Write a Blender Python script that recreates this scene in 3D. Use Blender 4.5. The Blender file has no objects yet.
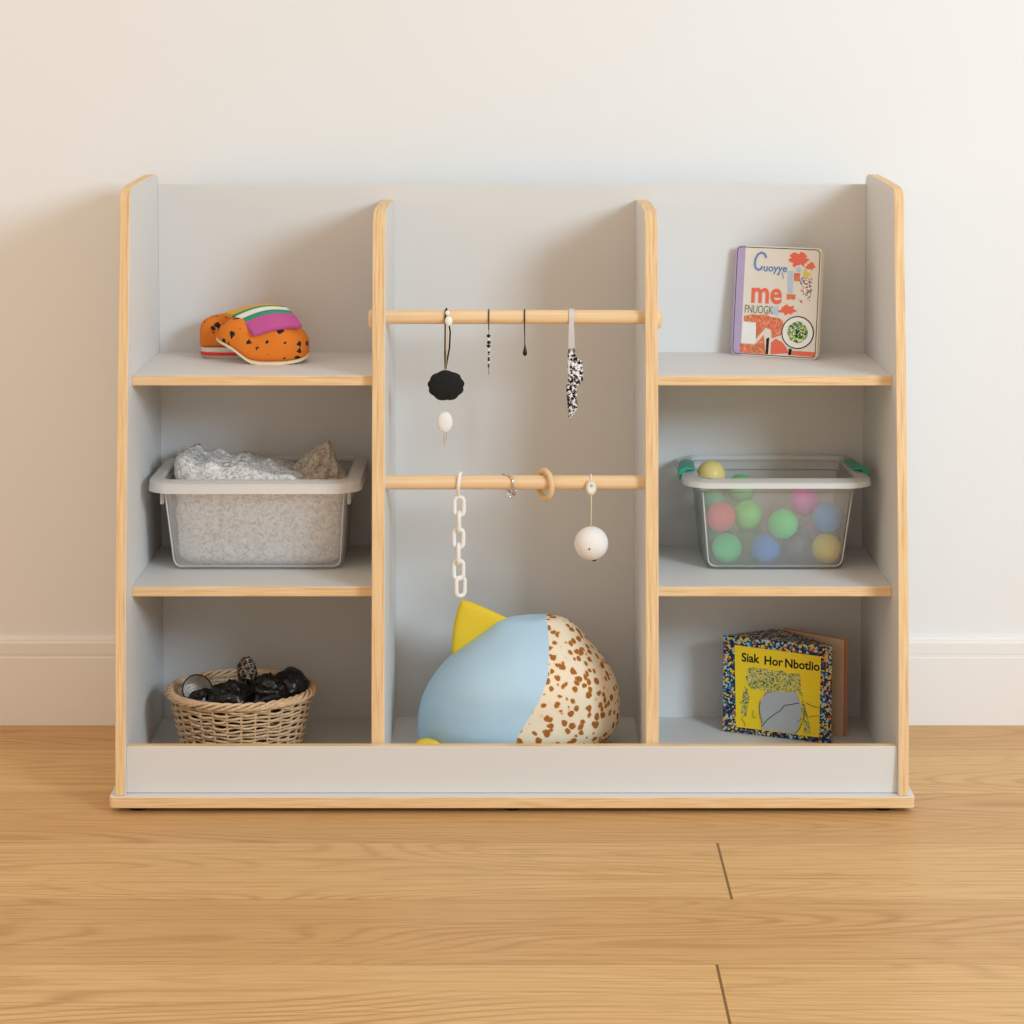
import bpy, bmesh, math, random
from mathutils import Vector, Matrix, noise
random.seed(7)
S = bpy.context.scene
C = S.collection
PI = math.pi
R = math.radians

# ------------------------------------------------------------------ camera
F_PX, CAM_H, CAM_D, PITCH, CY = 2300.0, 1.1359, 3.3587, 0.0755, 225.13
cam = bpy.data.cameras.new('camera')
cam.sensor_fit = 'HORIZONTAL'; cam.sensor_width = 36.0
cam.lens = 36.0 * F_PX / 1024
cam.shift_y = -(512 - CY) / 1024
cam.clip_start = 0.05
co = bpy.data.objects.new('camera', cam); C.objects.link(co)
co.location = (0, -CAM_D, CAM_H)
co.rotation_euler = (PI/2 - PITCH, 0, 0)
S.camera = co

# ------------------------------------------------------------------ world and light
w = bpy.data.worlds.new('world'); S.world = w; w.use_nodes = True
bg = w.node_tree.nodes['Background']
bg.inputs[0].default_value = (1.0, 0.84, 0.67, 1)
bg.inputs[1].default_value = 0.77

L = bpy.data.lights.new('window_light', 'AREA')
L.shape = 'RECTANGLE'; L.size = 1.0; L.size_y = 0.9
L.energy = 86; L.color = (0.66, 0.86, 1.0)
lo = bpy.data.objects.new('window_light', L); C.objects.link(lo)
lo.location = (2.35, -2.75, 1.92)
lo.rotation_euler = (Vector((0, 0.25, 0.5)) - lo.location).to_track_quat('-Z', 'Y').to_euler()

L2 = bpy.data.lights.new('left_fill_light', 'AREA')  # fill light added out of view to lift the shaded left wall
L2.shape = 'DISK'; L2.size = 0.6; L2.energy = 3.6; L2.color = (1.0, 0.80, 0.60)
l2 = bpy.data.objects.new('left_fill_light', L2); C.objects.link(l2)
l2.location = (-2.0, -0.75, 1.25)
l2.rotation_euler = (Vector((-0.9, 0.47, 0.55)) - l2.location).to_track_quat('-Z', 'Y').to_euler()

S.view_settings.view_transform = 'Standard'; S.view_settings.look = 'None'
S.view_settings.gamma = 1.0; S.view_settings.use_curve_mapping = False
S.view_settings.exposure = 0.0
S.cycles.transparent_max_bounces = 32
S.cycles.transmission_bounces = 16

def spot(px, row, y):
    """metric x,z of a point seen at a pixel of the photograph and standing at depth y"""
    c, s = math.cos(PITCH), math.sin(PITCH)
    u = (px - 512) / F_PX; v = (CY - row) / F_PX
    Y = y + CAM_D
    Z = Y * (v*c - s) / (c + v*s)
    return Vector((u * (Y*c - Z*s), y, Z + CAM_H))

# ------------------------------------------------------------------ materials
def srgb(*c):
    return tuple((x/12.92 if x <= 0.04045 else ((x+0.055)/1.055)**2.4) for x in c) + (1,)

class NT:
    def __init__(s, name, rough=0.5, col=(0.8, 0.8, 0.8, 1)):
        s.m = bpy.data.materials.new(name); s.m.use_nodes = True
        s.t = s.m.node_tree; s.b = s.t.nodes['Principled BSDF']
        s.b.inputs['Roughness'].default_value = rough
        s.b.inputs['Base Color'].default_value = col
        s.b.inputs['Specular IOR Level'].default_value = 0.3
    def n(s, typ, **kw):
        nd = s.t.nodes.new(typ)
        for k, v in kw.items():
            if hasattr(nd, k): setattr(nd, k, v)
            else: nd.inputs[k.replace('_', ' ')].default_value = v
        return nd
    def l(s, a, b): s.t.links.new(a, b)
    def coord(s, scale=(1, 1, 1), loc=(0, 0, 0)):
        tc = s.n('ShaderNodeTexCoord'); mp = s.n('ShaderNodeMapping')
        mp.inputs['Scale'].default_value = scale; mp.inputs['Location'].default_value = loc
        s.l(tc.outputs['Object'], mp.inputs['Vector']); return mp.outputs['Vector']
    def noise(s, vec, scale, detail=4, rough=0.5, dist=0.0):
        nd = s.n('ShaderNodeTexNoise'); nd.inputs['Scale'].default_value = scale
        nd.inputs['Detail'].default_value = detail; nd.inputs['Roughness'].default_value = rough
        nd.inputs['Distortion'].default_value = dist
        s.l(vec, nd.inputs['Vector']); return nd.outputs['Fac']
    def ramp(s, fac, stops, interp='LINEAR'):
        nd = s.n('ShaderNodeValToRGB'); cr = nd.color_ramp; cr.interpolation = interp
        cr.elements[0].position, cr.elements[0].color = stops[0]
        cr.elements[1].position, cr.elements[1].color = stops[-1]
        for p, c in stops[1:-1]:
            e = cr.elements.new(p); e.color = c
        s.l(fac, nd.inputs['Fac']); return nd.outputs['Color']
    def math(s, op, a, b=None, c=None):
        nd = s.n('ShaderNodeMath'); nd.operation = op
        for i, v in enumerate((a, b, c)):
            if v is None: continue
            if isinstance(v, (int, float)): nd.inputs[i].default_value = v
            else: s.l(v, nd.inputs[i])
        return nd.outputs[0]
    def mix(s, fac, a, b, mode='MIX'):
        nd = s.n('ShaderNodeMix'); nd.data_type = 'RGBA'; nd.blend_type = mode
        for i, v in ((0, fac), (6, a), (7, b)):
            if isinstance(v, (int, float)): nd.inputs[i].default_value = v
            elif isinstance(v, tuple): nd.inputs[i].default_value = v
            else: s.l(v, nd.inputs[i])
        return nd.outputs[2]
    def color(s, out): s.l(out, s.b.inputs['Base Color'])
    def bump(s, h, strength, dist=0.001):
        nd = s.n('ShaderNodeBump'); nd.inputs['Strength'].default_value = strength
        nd.inputs['Distance'].default_value = dist
        s.l(h, nd.inputs['Height']); s.l(nd.outputs[0], s.b.inputs['Normal'])

def plain(name, c, rough=0.5, bump=None, var=0.03, metal=0.0, spec=0.3):
    m = NT(name, rough, c)
    v = m.coord()
    f = m.noise(v, 60 if not bump else bump[0], 3)
    m.color(m.mix(m.math('MULTIPLY', f, 1.0), tuple(x*(1-var) for x in c[:3])+(1,), tuple(min(1, x*(1+var)) for x in c[:3])+(1,)))
    if bump: m.bump(f, bump[1], bump[2])
    m.b.inputs['Metallic'].default_value = metal
    m.b.inputs['Specular IOR Level'].default_value = spec
    return m.m

M = {}
M['wall'] = plain('wall_paint', srgb(.925, .93, .935), 0.9, (180, .08, .0006), .008)
M['trim'] = plain('trim_paint', srgb(.94, .93, .92), 0.5, None, .005)
M['grey'] = plain('grey_laminate', srgb(.865, .858, .85), 0.55, (400, .04, .0003), .01)

def ply(name, axis):
    m = NT(name, 0.5)
    st = {'x': (420, 14, 14), 'z': (14, 60, 420), 'y': (14, 420, 14)}[axis]
    grain_s = {'x': (500, 60, 9), 'z': (9, 60, 500), 'y': (60, 500, 9)}[axis]
    a = m.noise(m.coord(st), 1.0, 2)
    g = m.noise(m.coord(grain_s), 1.0, 3)
    f = m.math('ADD', m.math('MULTIPLY', a, .6), m.math('MULTIPLY', g, .4))
    m.color(m.ramp(f, [(.34, srgb(.86, .69, .49)), (.5, srgb(.92, .78, .59)), (.68, srgb(.95, .84, .68))]))
    return m.m
M['ply_x'] = ply('birch_edge_upright', 'x')
M['ply_z'] = ply('birch_edge_level', 'z')
def dowel_mat():
    m = NT('beech_dowel', 0.45)
    g = m.noise(m.coord((6, 220, 220)), 1.0, 3)
    m.color(m.ramp(g, [(.3, srgb(.91, .76, .58)), (.7, srgb(.95, .83, .67))]))
    return m.m
M['dowel'] = dowel_mat()

def floor_mat():
    m = NT('oak_planks', 0.42)
    tc = m.n('ShaderNodeTexCoord')
    sep = m.n('ShaderNodeSeparateXYZ'); m.l(tc.outputs['Object'], sep.inputs[0])
    X, Y = sep.outputs[0], sep.outputs[1]
    W = 0.2205; Y0 = -0.1270
    row = m.math('DIVIDE', m.math('SUBTRACT', Y, Y0), W)
    idx = m.math('FLOOR', row); fr = m.math('FRACT', row)
    # board length 1.9 with a row offset
    odd = m.math('MODULO', m.math('ADD', idx, 20.0), 2.0)
    far = m.math('LESS_THAN', -.5, idx)           # the rows at and behind the shelf have no joint in view
    plainrow = m.math('MAXIMUM', far, m.math('SUBTRACT', 1.0, odd))
    off = m.math('ADD', m.math('MULTIPLY', plainrow, 1.15), .2935)
    off = m.math('ADD', off, m.math('MULTIPLY', m.math('ADD', idx, 1.0), .020))
    col = m.math('DIVIDE', m.math('SUBTRACT', X, off), 2.80)
    cidx = m.math('FLOOR', col); cf = m.math('FRACT', col)
    wn = m.n('ShaderNodeTexWhiteNoise'); wn.noise_dimensions = '2D'
    cmb = m.n('ShaderNodeCombineXYZ'); m.l(idx, cmb.inputs[0]); m.l(cidx, cmb.inputs[1])
    m.l(cmb.outputs[0], wn.inputs['Vector'])
    rnd = wn.outputs['Value']
    # grain coordinate, shifted per board
    gx = m.math('ADD', X, m.math('MULTIPLY', rnd, 37.0))
    gy = m.math('ADD', Y, m.math('MULTIPLY', rnd, 11.0))
    def vec(sx, sy):
        c = m.n('ShaderNodeCombineXYZ')
        m.l(m.math('MULTIPLY', gx, sx), c.inputs[0]); m.l(m.math('MULTIPLY', gy, sy), c.inputs[1])
        return c.outputs[0]
    broad = m.noise(vec(.75, 5.0), 1.0, 1.5, .45, .2)
    # cathedral rings: contour lines of a stretched noise
    wob_ = m.math('MULTIPLY', m.noise(vec(14, 90), 1.0, 3, .6), 1.6)
    rings = m.math('SINE', m.math('ADD', m.math('MULTIPLY', broad, 210.0), wob_))
    rings = m.math('POWER', m.math('MULTIPLY', m.math('ADD', rings, 1.0), .5), 3.5)
    patch = m.n('ShaderNodeMapRange'); m.l(m.noise(vec(.9, 7.0), 1.0, 2), patch.inputs[0])
    patch.inputs[1].default_value = .42; patch.inputs[2].default_value = .62; patch.inputs[3].default_value = .08; patch.inputs[4].default_value = .62
    streak = m.noise(vec(2.2, 210.0), 1.0, 5, .62)
    fine = m.noise(vec(7.0, 700.0), 1.0, 2, .6)
    dash = m.noise(vec(11.0, 330.0), 1.0, 3, .55)
    tone = m.noise(vec(1.3, 16.0), 1.0, 2)
    # knots
    vo = m.n('ShaderNodeTexVoronoi'); m.l(vec(1.0, 3.4), vo.inputs['Vector']); vo.inputs['Scale'].default_value = 1.0
    knot = m.math('MULTIPLY', m.math('SUBTRACT', .055, vo.outputs['Distance']), 14.0)
    kn = m.n('ShaderNodeClamp'); m.l(knot, kn.inputs[0])
    base = m.mix(odd, srgb(.825, .645, .430), srgb(.895, .730, .500))
    base = m.mix(m.math('MULTIPLY', rnd, .25), base, srgb(.84, .67, .45))
    base = m.mix(m.math('MULTIPLY', tone, .45), base, srgb(.80, .63, .42))
    c1 = m.mix(m.math('MULTIPLY', rings, patch.outputs[0]), base, srgb(.68, .49, .29))
    def rng(src, a, b, hi):
        q = m.n('ShaderNodeMapRange'); m.l(src, q.inputs[0])
        q.inputs[1].default_value = a; q.inputs[2].default_value = b; q.inputs[3].default_value = 0; q.inputs[4].default_value = hi
        return q.outputs[0]
    c2 = m.mix(rng(streak, .46, .70, .85), c1, srgb(.72, .53, .31))
    c3 = m.mix(rng(fine, .5, .8, .5), c2, srgb(.93, .79, .60))
    c3 = m.mix(rng(dash, .60, .74, .7), c3, srgb(.58, .40, .22))
    c3 = m.mix(m.math('MULTIPLY', kn.outputs[0], .8), c3, srgb(.56, .37, .21))
    # seams
    s1 = m.math('LESS_THAN', fr, .0065)
    s2 = m.math('LESS_THAN', cf, .0013)
    c4 = m.mix(m.math('MULTIPLY', s1, .55), c3, srgb(.62, .44, .27))
    c4 = m.mix(m.math('MULTIPLY', s2, .85), c4, srgb(.42, .28, .16))
    m.color(c4)
    seam = m.math('MAXIMUM', s1, s2)
    h = m.math('ADD', m.math('MULTIPLY', seam, -1.0), m.math('MULTIPLY', streak, .15))
    m.bump(h, .35, .0008)
    return m.m
M['floor'] = floor_mat()

def frosted(name, tint, a, b, rough=.25):
    """milky plastic: part clear, part scattering, with a soft gloss"""
    m = bpy.data.materials.new(name); m.use_nodes = True
    t = m.node_tree; t.nodes.clear()
    out = t.nodes.new('ShaderNodeOutputMaterial')
    tr = t.nodes.new('ShaderNodeBsdfTransparent'); tr.inputs[0].default_value = (1, 1, 1, 1)
    rf = t.nodes.new('ShaderNodeBsdfRefraction'); rf.inputs['IOR'].default_value = 1.02; rf.inputs['Roughness'].default_value = rough
    df = t.nodes.new('ShaderNodeBsdfDiffuse'); df.inputs[0].default_value = tint
    tl = t.nodes.new('ShaderNodeBsdfTranslucent'); tl.inputs[0].default_value = tint
    gl = t.nodes.new('ShaderNodeBsdfGlossy'); gl.inputs['Roughness'].default_value = .22
    nz = t.nodes.new('ShaderNodeTexNoise'); nz.inputs['Scale'].default_value = 30
    mr = t.nodes.new('ShaderNodeMapRange'); mr.inputs[3].default_value = a - .04; mr.inputs[4].default_value = a + .04
    t.links.new(nz.outputs['Fac'], mr.inputs[0])
    def mx(f, x, y):
        q = t.nodes.new('ShaderNodeMixShader')
        if isinstance(f, float): q.inputs[0].default_value = f
        else: t.links.new(f, q.inputs[0])
        t.links.new(x, q.inputs[1]); t.links.new(y, q.inputs[2]); return q.outputs[0]
    clear = mx(.06, tr.outputs[0], rf.outputs[0])
    milk = mx(.15, df.outputs[0], tl.outputs[0])
    body = mx(mr.outputs[0], clear, milk)
    fr = t.nodes.new('ShaderNodeFresnel'); fr.inputs[0].default_value = 1.35
    fm = t.nodes.new('ShaderNodeMath'); fm.operation = 'MULTIPLY'; t.links.new(fr.outputs[0], fm.inputs[0]); fm.inputs[1].default_value = b
    t.links.new(mx(fm.outputs[0], body, gl.outputs[0]), out.inputs[0])
    return m
M['tub_clear'] = frosted('clear_plastic', (.99, 1, .99, 1), .18, .8, .22)
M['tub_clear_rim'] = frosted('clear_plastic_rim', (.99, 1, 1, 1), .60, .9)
M['tub_milky'] = frosted('milky_plastic', (.99, .99, 1, 1), .24, .5, .15)
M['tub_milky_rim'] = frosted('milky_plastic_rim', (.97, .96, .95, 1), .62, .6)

def voro(m, scale, vec=None, feature='F1', rnd=1.0):
    vo = m.n('ShaderNodeTexVoronoi'); vo.feature = feature
    vo.inputs['Scale'].default_value = scale; vo.inputs['Randomness'].default_value = rnd
    m.l(vec if vec is not None else m.coord(), vo.inputs['Vector']); return vo
def warped(m, amt, scale, base_scale=(1, 1, 1)):
    v = m.coord(base_scale)
    nz = m.n('ShaderNodeTexNoise'); nz.inputs['Scale'].default_value = scale; nz.inputs['Detail'].default_value = 2
    m.l(v, nz.inputs['Vector'])
    sb = m.n('ShaderNodeVectorMath'); sb.operation = 'SUBTRACT'; m.l(nz.outputs['Color'], sb.inputs[0]); sb.inputs[1].default_value = (.5, .5, .5)
    sc = m.n('ShaderNodeVectorMath'); sc.operation = 'SCALE'; m.l(sb.outputs[0], sc.inputs[0]); sc.inputs['Scale'].default_value = amt
    ad = m.n('ShaderNodeVectorMath'); ad.operation = 'ADD'; m.l(v, ad.inputs[0]); m.l(sc.outputs[0], ad.inputs[1])
    return ad.outputs[0]

def mosaic():
    m = NT('mosaic_print', 0.45)
    vo = voro(m, 320, warped(m, .004, 200))
    sp = m.n('ShaderNodeSeparateColor'); m.l(vo.outputs['Color'], sp.inputs[0])
    m.color(m.ramp(sp.outputs[0], [(0, srgb(.10, .17, .30)), (.36, srgb(.20, .38, .58)), (.52, srgb(.93, .78, .22)),
                                   (.66, srgb(.07, .12, .22)), (.76, srgb(.62, .80, .86)), (.88, srgb(.84, .30, .22)), (.94, srgb(.93, .60, .20))], 'CONSTANT'))
    return m.m
M['mosaic'] = mosaic()

def giraffe():
    m = NT('giraffe_print', 0.9)
    vo = voro(m, 78, warped(m, .009, 80, (1.0, .9, 1.0)))
    sp = m.n('ShaderNodeSeparateColor'); m.l(vo.outputs['Color'], sp.inputs[0])
    d = m.math('ADD', vo.outputs['Distance'], m.math('MULTIPLY', sp.outputs[0], .16))
    m.color(m.ramp(d, [(0, srgb(.60, .36, .17)), (.43, srgb(.68, .43, .20)), (.46, srgb(.86, .62, .33)), (.51, srgb(.95, .88, .77)), (1, srgb(.96, .90, .80))]))
    m.bump(m.noise(m.coord(), 35, 3), .5, .003)
    return m.m
M['giraffe'] = giraffe()

def leopard(name, base, blot, scale, thr, amt):
    m = NT(name, 0.85)
    vo = voro(m, scale, warped(m, amt, scale*2.2))
    sp = m.n('ShaderNodeSeparateColor'); m.l(vo.outputs['Color'], sp.inputs[0])
    d = m.math('ADD', vo.outputs['Distance'], m.math('MULTIPLY', sp.outputs[1], .22))
    m.color(m.ramp(d, [(0, blot), (thr, blot), (thr+.03, base), (1, base)]))
    m.bump(m.noise(m.coord(), 300, 3), .3, .0006)
    return m.m
M['slipper_orange'] = leopard('orange_spotted_felt', srgb(.90, .50, .16), srgb(.13, .13, .16), 64, .34, .010)
M['leopard_bw'] = leopard('black_and_white_print', srgb(.95, .93, .94), srgb(.07, .06, .07), 230, .66, .008)

def stripes():
    m = NT('striped_knit', 0.9)
    tc = m.n('ShaderNodeTexCoord'); sp = m.n('ShaderNodeSeparateXYZ'); m.l(tc.outputs['UV'], sp.inputs[0])
    g = srgb(.22, .60, .46)
    m.color(m.ramp(sp.outputs[0], [(0, srgb(.77, .35, .60)), (.33, g), (.46, srgb(.95, .92, .90)), (.62, g), (.72, srgb(.90, .68, .25)), (1, srgb(.90, .68, .25))], 'CONSTANT'))
    m.bump(m.noise(m.coord(), 500, 2), .5, .0008)
    return m.m
M['stripes'] = stripes()

def lace(name, hi, lo):
    m = NT(name, 0.95)
    a = m.noise(warped(m, .02, 60), 170, 5, .66)
    vo = voro(m, 150, warped(m, .012, 90), 'DISTANCE_TO_EDGE')
    f = m.math('ADD', m.math('MULTIPLY', a, .95), m.math('MULTIPLY', vo.outputs[0], .22))
    m.color(m.ramp(f, [(.36, lo), (.56, hi), (1, hi)]))
    m.bump(f, .8, .004)
    return m.m
M['lace_white'] = lace('white_lace', srgb(.99, .985, .98), srgb(.70, .68, .67))
M['lace_beige'] = lace('beige_lace', srgb(.87, .83, .78), srgb(.62, .56, .50))

M['blue_cloth'] = plain('light_blue_cloth', srgb(.73, .85, .93), .9, (26, .35, .004), .02)
M['yellow_cloth'] = plain('yellow_cloth', srgb(.93, .80, .22), .85, (60, .3, .002), .03)
M['wicker'] = plain('natural_wicker', srgb(.90, .73, .58), .6, (170, .6, .001), .45)
M['wicker_dark'] = plain('inner_wicker', srgb(.72, .53, .35), .7, (140, .5, .001), .2)
M['black_satin'] = plain('black_satin', srgb(.055, .055, .06), .28, (55, .6, .004), .2, spec=.5)
M['black_felt'] = plain('black_felt', srgb(.13, .13, .13), .95, (300, .8, .002), .3)
M['black_plastic'] = plain('black_plastic', srgb(.06, .06, .065), .4)
M['black_metal'] = plain('dark_metal', srgb(.22, .20, .19), .4, metal=.6)
M['brass'] = plain('brass_wire', srgb(.80, .66, .42), .35, metal=.8)
M['silver'] = plain('silver', srgb(.80, .80, .82), .25, metal=.9)
M['white_plastic'] = plain('white_plastic', srgb(.95, .945, .93), .4)
M['white_wool'] = plain('white_ball_cover', srgb(.94, .93, .925), .7, (200, .3, .001), .02)
M['cream'] = plain('cream_rubber', srgb(.93, .87, .74), .6)
M['sole_white'] = plain('white_rubber', srgb(.92, .90, .87), .6)
M['sole_red'] = plain('red_rubber', srgb(.93, .28, .20), .5)
M['string'] = plain('cotton_string', srgb(.88, .82, .68), .9)
M['ribbon'] = plain('sheer_ribbon', srgb(.83, .82, .82), .6)
M['wood_ring'] = plain('pale_wood', srgb(.90, .77, .58), .5, (80, .1, .0005), .05)
M['teal'] = plain('teal_plastic', srgb(.22, .62, .52), .4)
M['paper'] = plain('paper_cover', srgb(.925, .89, .84), .5, None, .01)
M['page_edge'] = plain('page_edges', srgb(.93, .91, .87), .8)
M['lavender'] = plain('lavender_spine', srgb(.73, .65, .78), .55)
M['yellow_print'] = plain('yellow_print', srgb(1.0, .86, .17), .5, None, .01)
M['brown_board'] = plain('rust_board', srgb(.80, .56, .45), .7)
M['tan_board'] = plain('tan_board', srgb(.92, .79, .66), .7)
M['greyboard'] = plain('grey_board', srgb(.62, .60, .62), .6)
INK = {k: plain('ink_'+k, c, .6, None, .02) for k, c in dict(
    black=srgb(.10, .09, .09), blue=srgb(.33, .52, .76), coral=srgb(.94, .45, .35), olive=srgb(.50, .55, .40),
    white=srgb(.96, .95, .93), grey=srgb(.72, .74, .76), green=srgb(.35, .60, .30), brown=srgb(.68, .42, .28),
    pale=srgb(.74, .82, .88), red=srgb(.85, .25, .25), yellow=srgb(.90, .82, .35)).items()}
def scribble(name, cols, scale):
    m = NT(name, .55)
    vo = voro(m, scale, warped(m, .012, 130))
    sp = m.n('ShaderNodeSeparateColor'); m.l(vo.outputs['Color'], sp.inputs[0])
    n = len(cols)
    m.color(m.ramp(sp.outputs[0], [(i/n, c) for i, c in enumerate(cols)], 'CONSTANT'))
    return m.m
M['foliage_ink'] = scribble('foliage_drawing', [srgb(.80, .76, .30), srgb(.48, .60, .28), srgb(.90, .83, .50), srgb(.35, .40, .25), srgb(.72, .75, .62), srgb(.93, .80, .25)], 520)
M['coral_ink'] = scribble('coral_collage', [srgb(.92, .48, .36), srgb(.86, .55, .38), srgb(.93, .42, .34), srgb(.80, .46, .30), srgb(.94, .62, .48)], 300)
M['dots_ink'] = scribble('dotted_disc', [srgb(.35, .60, .30), srgb(.10, .15, .12), srgb(.88, .86, .50), srgb(.25, .50, .50), srgb(.60, .75, .35), srgb(.93, .90, .80)], 420)
M['figure_ink'] = scribble('figure_collage', [srgb(.94, .92, .90), srgb(.78, .35, .28), srgb(.92, .90, .85), srgb(.50, .50, .52), srgb(.93, .93, .92)], 420)
def trinket():
    m = NT('black_gold_pattern', .35)
    vo = voro(m, 150, warped(m, .01, 150), 'DISTANCE_TO_EDGE')
    m.color(m.ramp(vo.outputs[0], [(0, srgb(.85, .74, .62)), (.02, srgb(.80, .68, .55)), (.04, srgb(.07, .06, .06)), (1, srgb(.05, .05, .05))]))
    return m.m
M['trinket'] = trinket()
def ball(name, c):
    m = NT(name, .35, c); m.b.inputs['Subsurface Weight'].default_value = .1
    m.b.inputs['Subsurface Radius'].default_value = (.01, .01, .01)
    nz = m.noise(m.coord(), 20, 2)
    m.color(m.mix(nz, tuple(x*.96 for x in c[:3])+(1,), c)); return m.m

# ------------------------------------------------------------------ mesh helpers
class MB:
    def __init__(s): s.v = []; s.f = []; s.mi = []; s.uv = {}
    def add(s, vs, fs, mi=0):
        o = len(s.v); s.v += [tuple(v) for v in vs]
        for i, f in enumerate(fs):
            s.f.append(tuple(o+k for k in f)); s.mi.append(mi if isinstance(mi, int) else mi[i])
        return s
    def box(s, x0, x1, y0, y1, z0, z1, mi=0):
        vs = [(x, y, z) for z in (z0, z1) for y in (y0, y1) for x in (x0, x1)]
        fs = [(0, 2, 3, 1), (4, 5, 7, 6), (0, 1, 5, 4), (2, 6, 7, 3), (0, 4, 6, 2), (1, 3, 7, 5)]
        # mi list order: bottom, top, front, back, left, right
        return s.add(vs, fs, mi if isinstance(mi, int) else list(mi))
    def prism_x(s, prof, x0, x1, face=0, edge=1):
        n = len(prof)
        vs = [(x0, y, z) for y, z in prof] + [(x1, y, z) for y, z in prof]
        fs = [tuple(range(n)), tuple(range(2*n-1, n-1, -1))] + [(i, i+n, (i+1) % n + n, (i+1) % n) for i in range(n)]
        return s.add(vs, fs, [face, face] + [edge]*n)
    def prism_y(s, prof, y0, y1, mi=0):
        n = len(prof)
        vs = [(x, y0, z) for x, z in prof] + [(x, y1, z) for x, z in prof]
        fs = [tuple(range(n)), tuple(range(2*n-1, n-1, -1))] + [(i, i+n, (i+1) % n + n, (i+1) % n) for i in range(n)]
        return s.add(vs, fs, mi)
    def tube(s, pts, r, n=8, closed=False, mi=0, caps=True):
        pts = [Vector(p) for p in pts]; N = len(pts)
        rr = r if isinstance(r, (list, tuple)) else [r]*N
        vs = []; up = None
        for i, p in enumerate(pts):
            a = pts[(i-1) % N] if (closed or i > 0) else p
            b = pts[(i+1) % N] if (closed or i < N-1) else p
            t = (b-a)
            t = t.normalized() if t.length > 1e-9 else Vector((0, 0, 1))
            if up is None:
                up = Vector((0, 1, 0)) if abs(t.y) < .9 else Vector((1, 0, 0))
            up = (up - t*up.dot(t)); up = up.normalized() if up.length > 1e-6 else t.orthogonal().normalized()
            sd = t.cross(up)
            for k in range(n):
                an = 2*PI*k/n
                vs.append(p + (up*math.cos(an) + sd*math.sin(an))*rr[i])
        fs = []
        for i in range(N if closed else N-1):
            j = (i+1) % N
            for k in range(n):
                k2 = (k+1) % n
                fs.append((i*n+k, j*n+k, j*n+k2, i*n+k2))
        if not closed and caps:
            fs.append(tuple(range(n-1, -1, -1))); fs.append(tuple((N-1)*n+k for k in range(n)))
        return s.add(vs, fs, mi)
    def lathe(s, prof, c=(0, 0, 0), n=24, axis='z', sx=1, sy=1, mi=0):
        """prof: list of (r, h); closed top and bottom"""
        vs = []
        for r, h in prof:
            for k in range(n):
                a = 2*PI*k/n; p = (r*math.cos(a)*sx, r*math.sin(a)*sy, h)
                if axis == 'x': p = (p[2], p[0], p[1])
                if axis == 'y': p = (p[0], p[2], p[1])
                vs.append((p[0]+c[0], p[1]+c[1], p[2]+c[2]))
        fs = []
        for i in range(len(prof)-1):
            for k in range(n):
                k2 = (k+1) % n; fs.append((i*n+k, i*n+k2, (i+1)*n+k2, (i+1)*n+k))
        fs.append(tuple(range(n-1, -1, -1))); fs.append(tuple((len(prof)-1)*n+k for k in range(n)))
        return s.add(vs, fs, mi)
    def sphere(s, c, r, n=24, m=14, sc=(1, 1, 1), fn=None, mi=0):
        vs = [(c[0], c[1], c[2]-r*sc[2])]
        for i in range(1, m):
            ph = -PI/2 + PI*i/m
            for k in range(n):
                a = 2*PI*k/n; d = Vector((math.cos(ph)*math.cos(a), math.cos(ph)*math.sin(a), math.sin(ph)))
                q = r*(fn(d) if fn else 1)
                vs.append((c[0]+d.x*q*sc[0], c[1]+d.y*q*sc[1], c[2]+d.z*q*sc[2]))
        vs.append((c[0], c[1], c[2]+r*sc[2]))
        fs = [(0, 1+(k+1) % n, 1+k) for k in range(n)]
        for i in range(m-2):
            for k in range(n):
                k2 = (k+1) % n; o = 1+i*n; fs.append((o+k, o+k2, o+n+k2, o+n+k))
        o = 1+(m-2)*n; fs += [(o+k, o+(k+1) % n, len(vs)-1) for k in range(n)]
        return s.add(vs, fs, mi)
    def loft(s, loops, closed_bottom=True, closed_top=False, mi=0):
        n = len(loops[0]); vs = [p for lp in loops for p in lp]; fs = []
        for i in range(len(loops)-1):
            for k in range(n):
                k2 = (k+1) % n; fs.append((i*n+k, i*n+k2, (i+1)*n+k2, (i+1)*n+k))
        if closed_bottom: fs.append(tuple(range(n-1, -1, -1)))
        if closed_top: fs.append(tuple((len(loops)-1)*n+k for k in range(n)))
        return s.add(vs, fs, mi)

def obj(name, mb, mats, parent=None, smooth=False, bevel=0, loc=None, subsurf=0, recalc=True):
    me = bpy.data.meshes.new(name); me.from_pydata(mb.v, [], mb.f)
    mats = mats if isinstance(mats, (list, tuple)) else [mats]
    for m in mats: me.materials.append(M[m] if isinstance(m, str) else m)
    for p, i in zip(me.polygons, mb.mi): p.material_index = i
    if recalc:
        bm = bmesh.new(); bm.from_mesh(me); bmesh.ops.recalc_face_normals(bm, faces=bm.faces); bm.to_mesh(me); bm.free()
    if smooth:
        for p in me.polygons: p.use_smooth = True
        if smooth == 'auto': me.set_sharp_from_angle(angle=R(40))
    o = bpy.data.objects.new(name, me); C.objects.link(o)
    if parent: o.parent = parent
    if loc: o.location = loc
    if bevel:
        b = o.modifiers.new('bevel', 'BEVEL'); b.width = bevel; b.segments = 2; b.limit_method = 'ANGLE'; b.angle_limit = R(40)
    if subsurf:
        q = o.modifiers.new('sub', 'SUBSURF'); q.levels = subsurf; q.render_levels = subsurf
    return o
def tag(o, label, cat, group=None):
    o['label'] = label; o['category'] = cat
    if group: o['group'] = group
    return o
def thing(name, label, cat, loc=(0, 0, 0), rot=(0, 0, 0), group=None):
    o = bpy.data.objects.new(name, None); C.objects.link(o); o.location = loc; o.rotation_euler = rot
    o.empty_display_size = .02
    return tag(o, label, cat, group)
def struct(o): o['kind'] = 'structure'; return o
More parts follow.
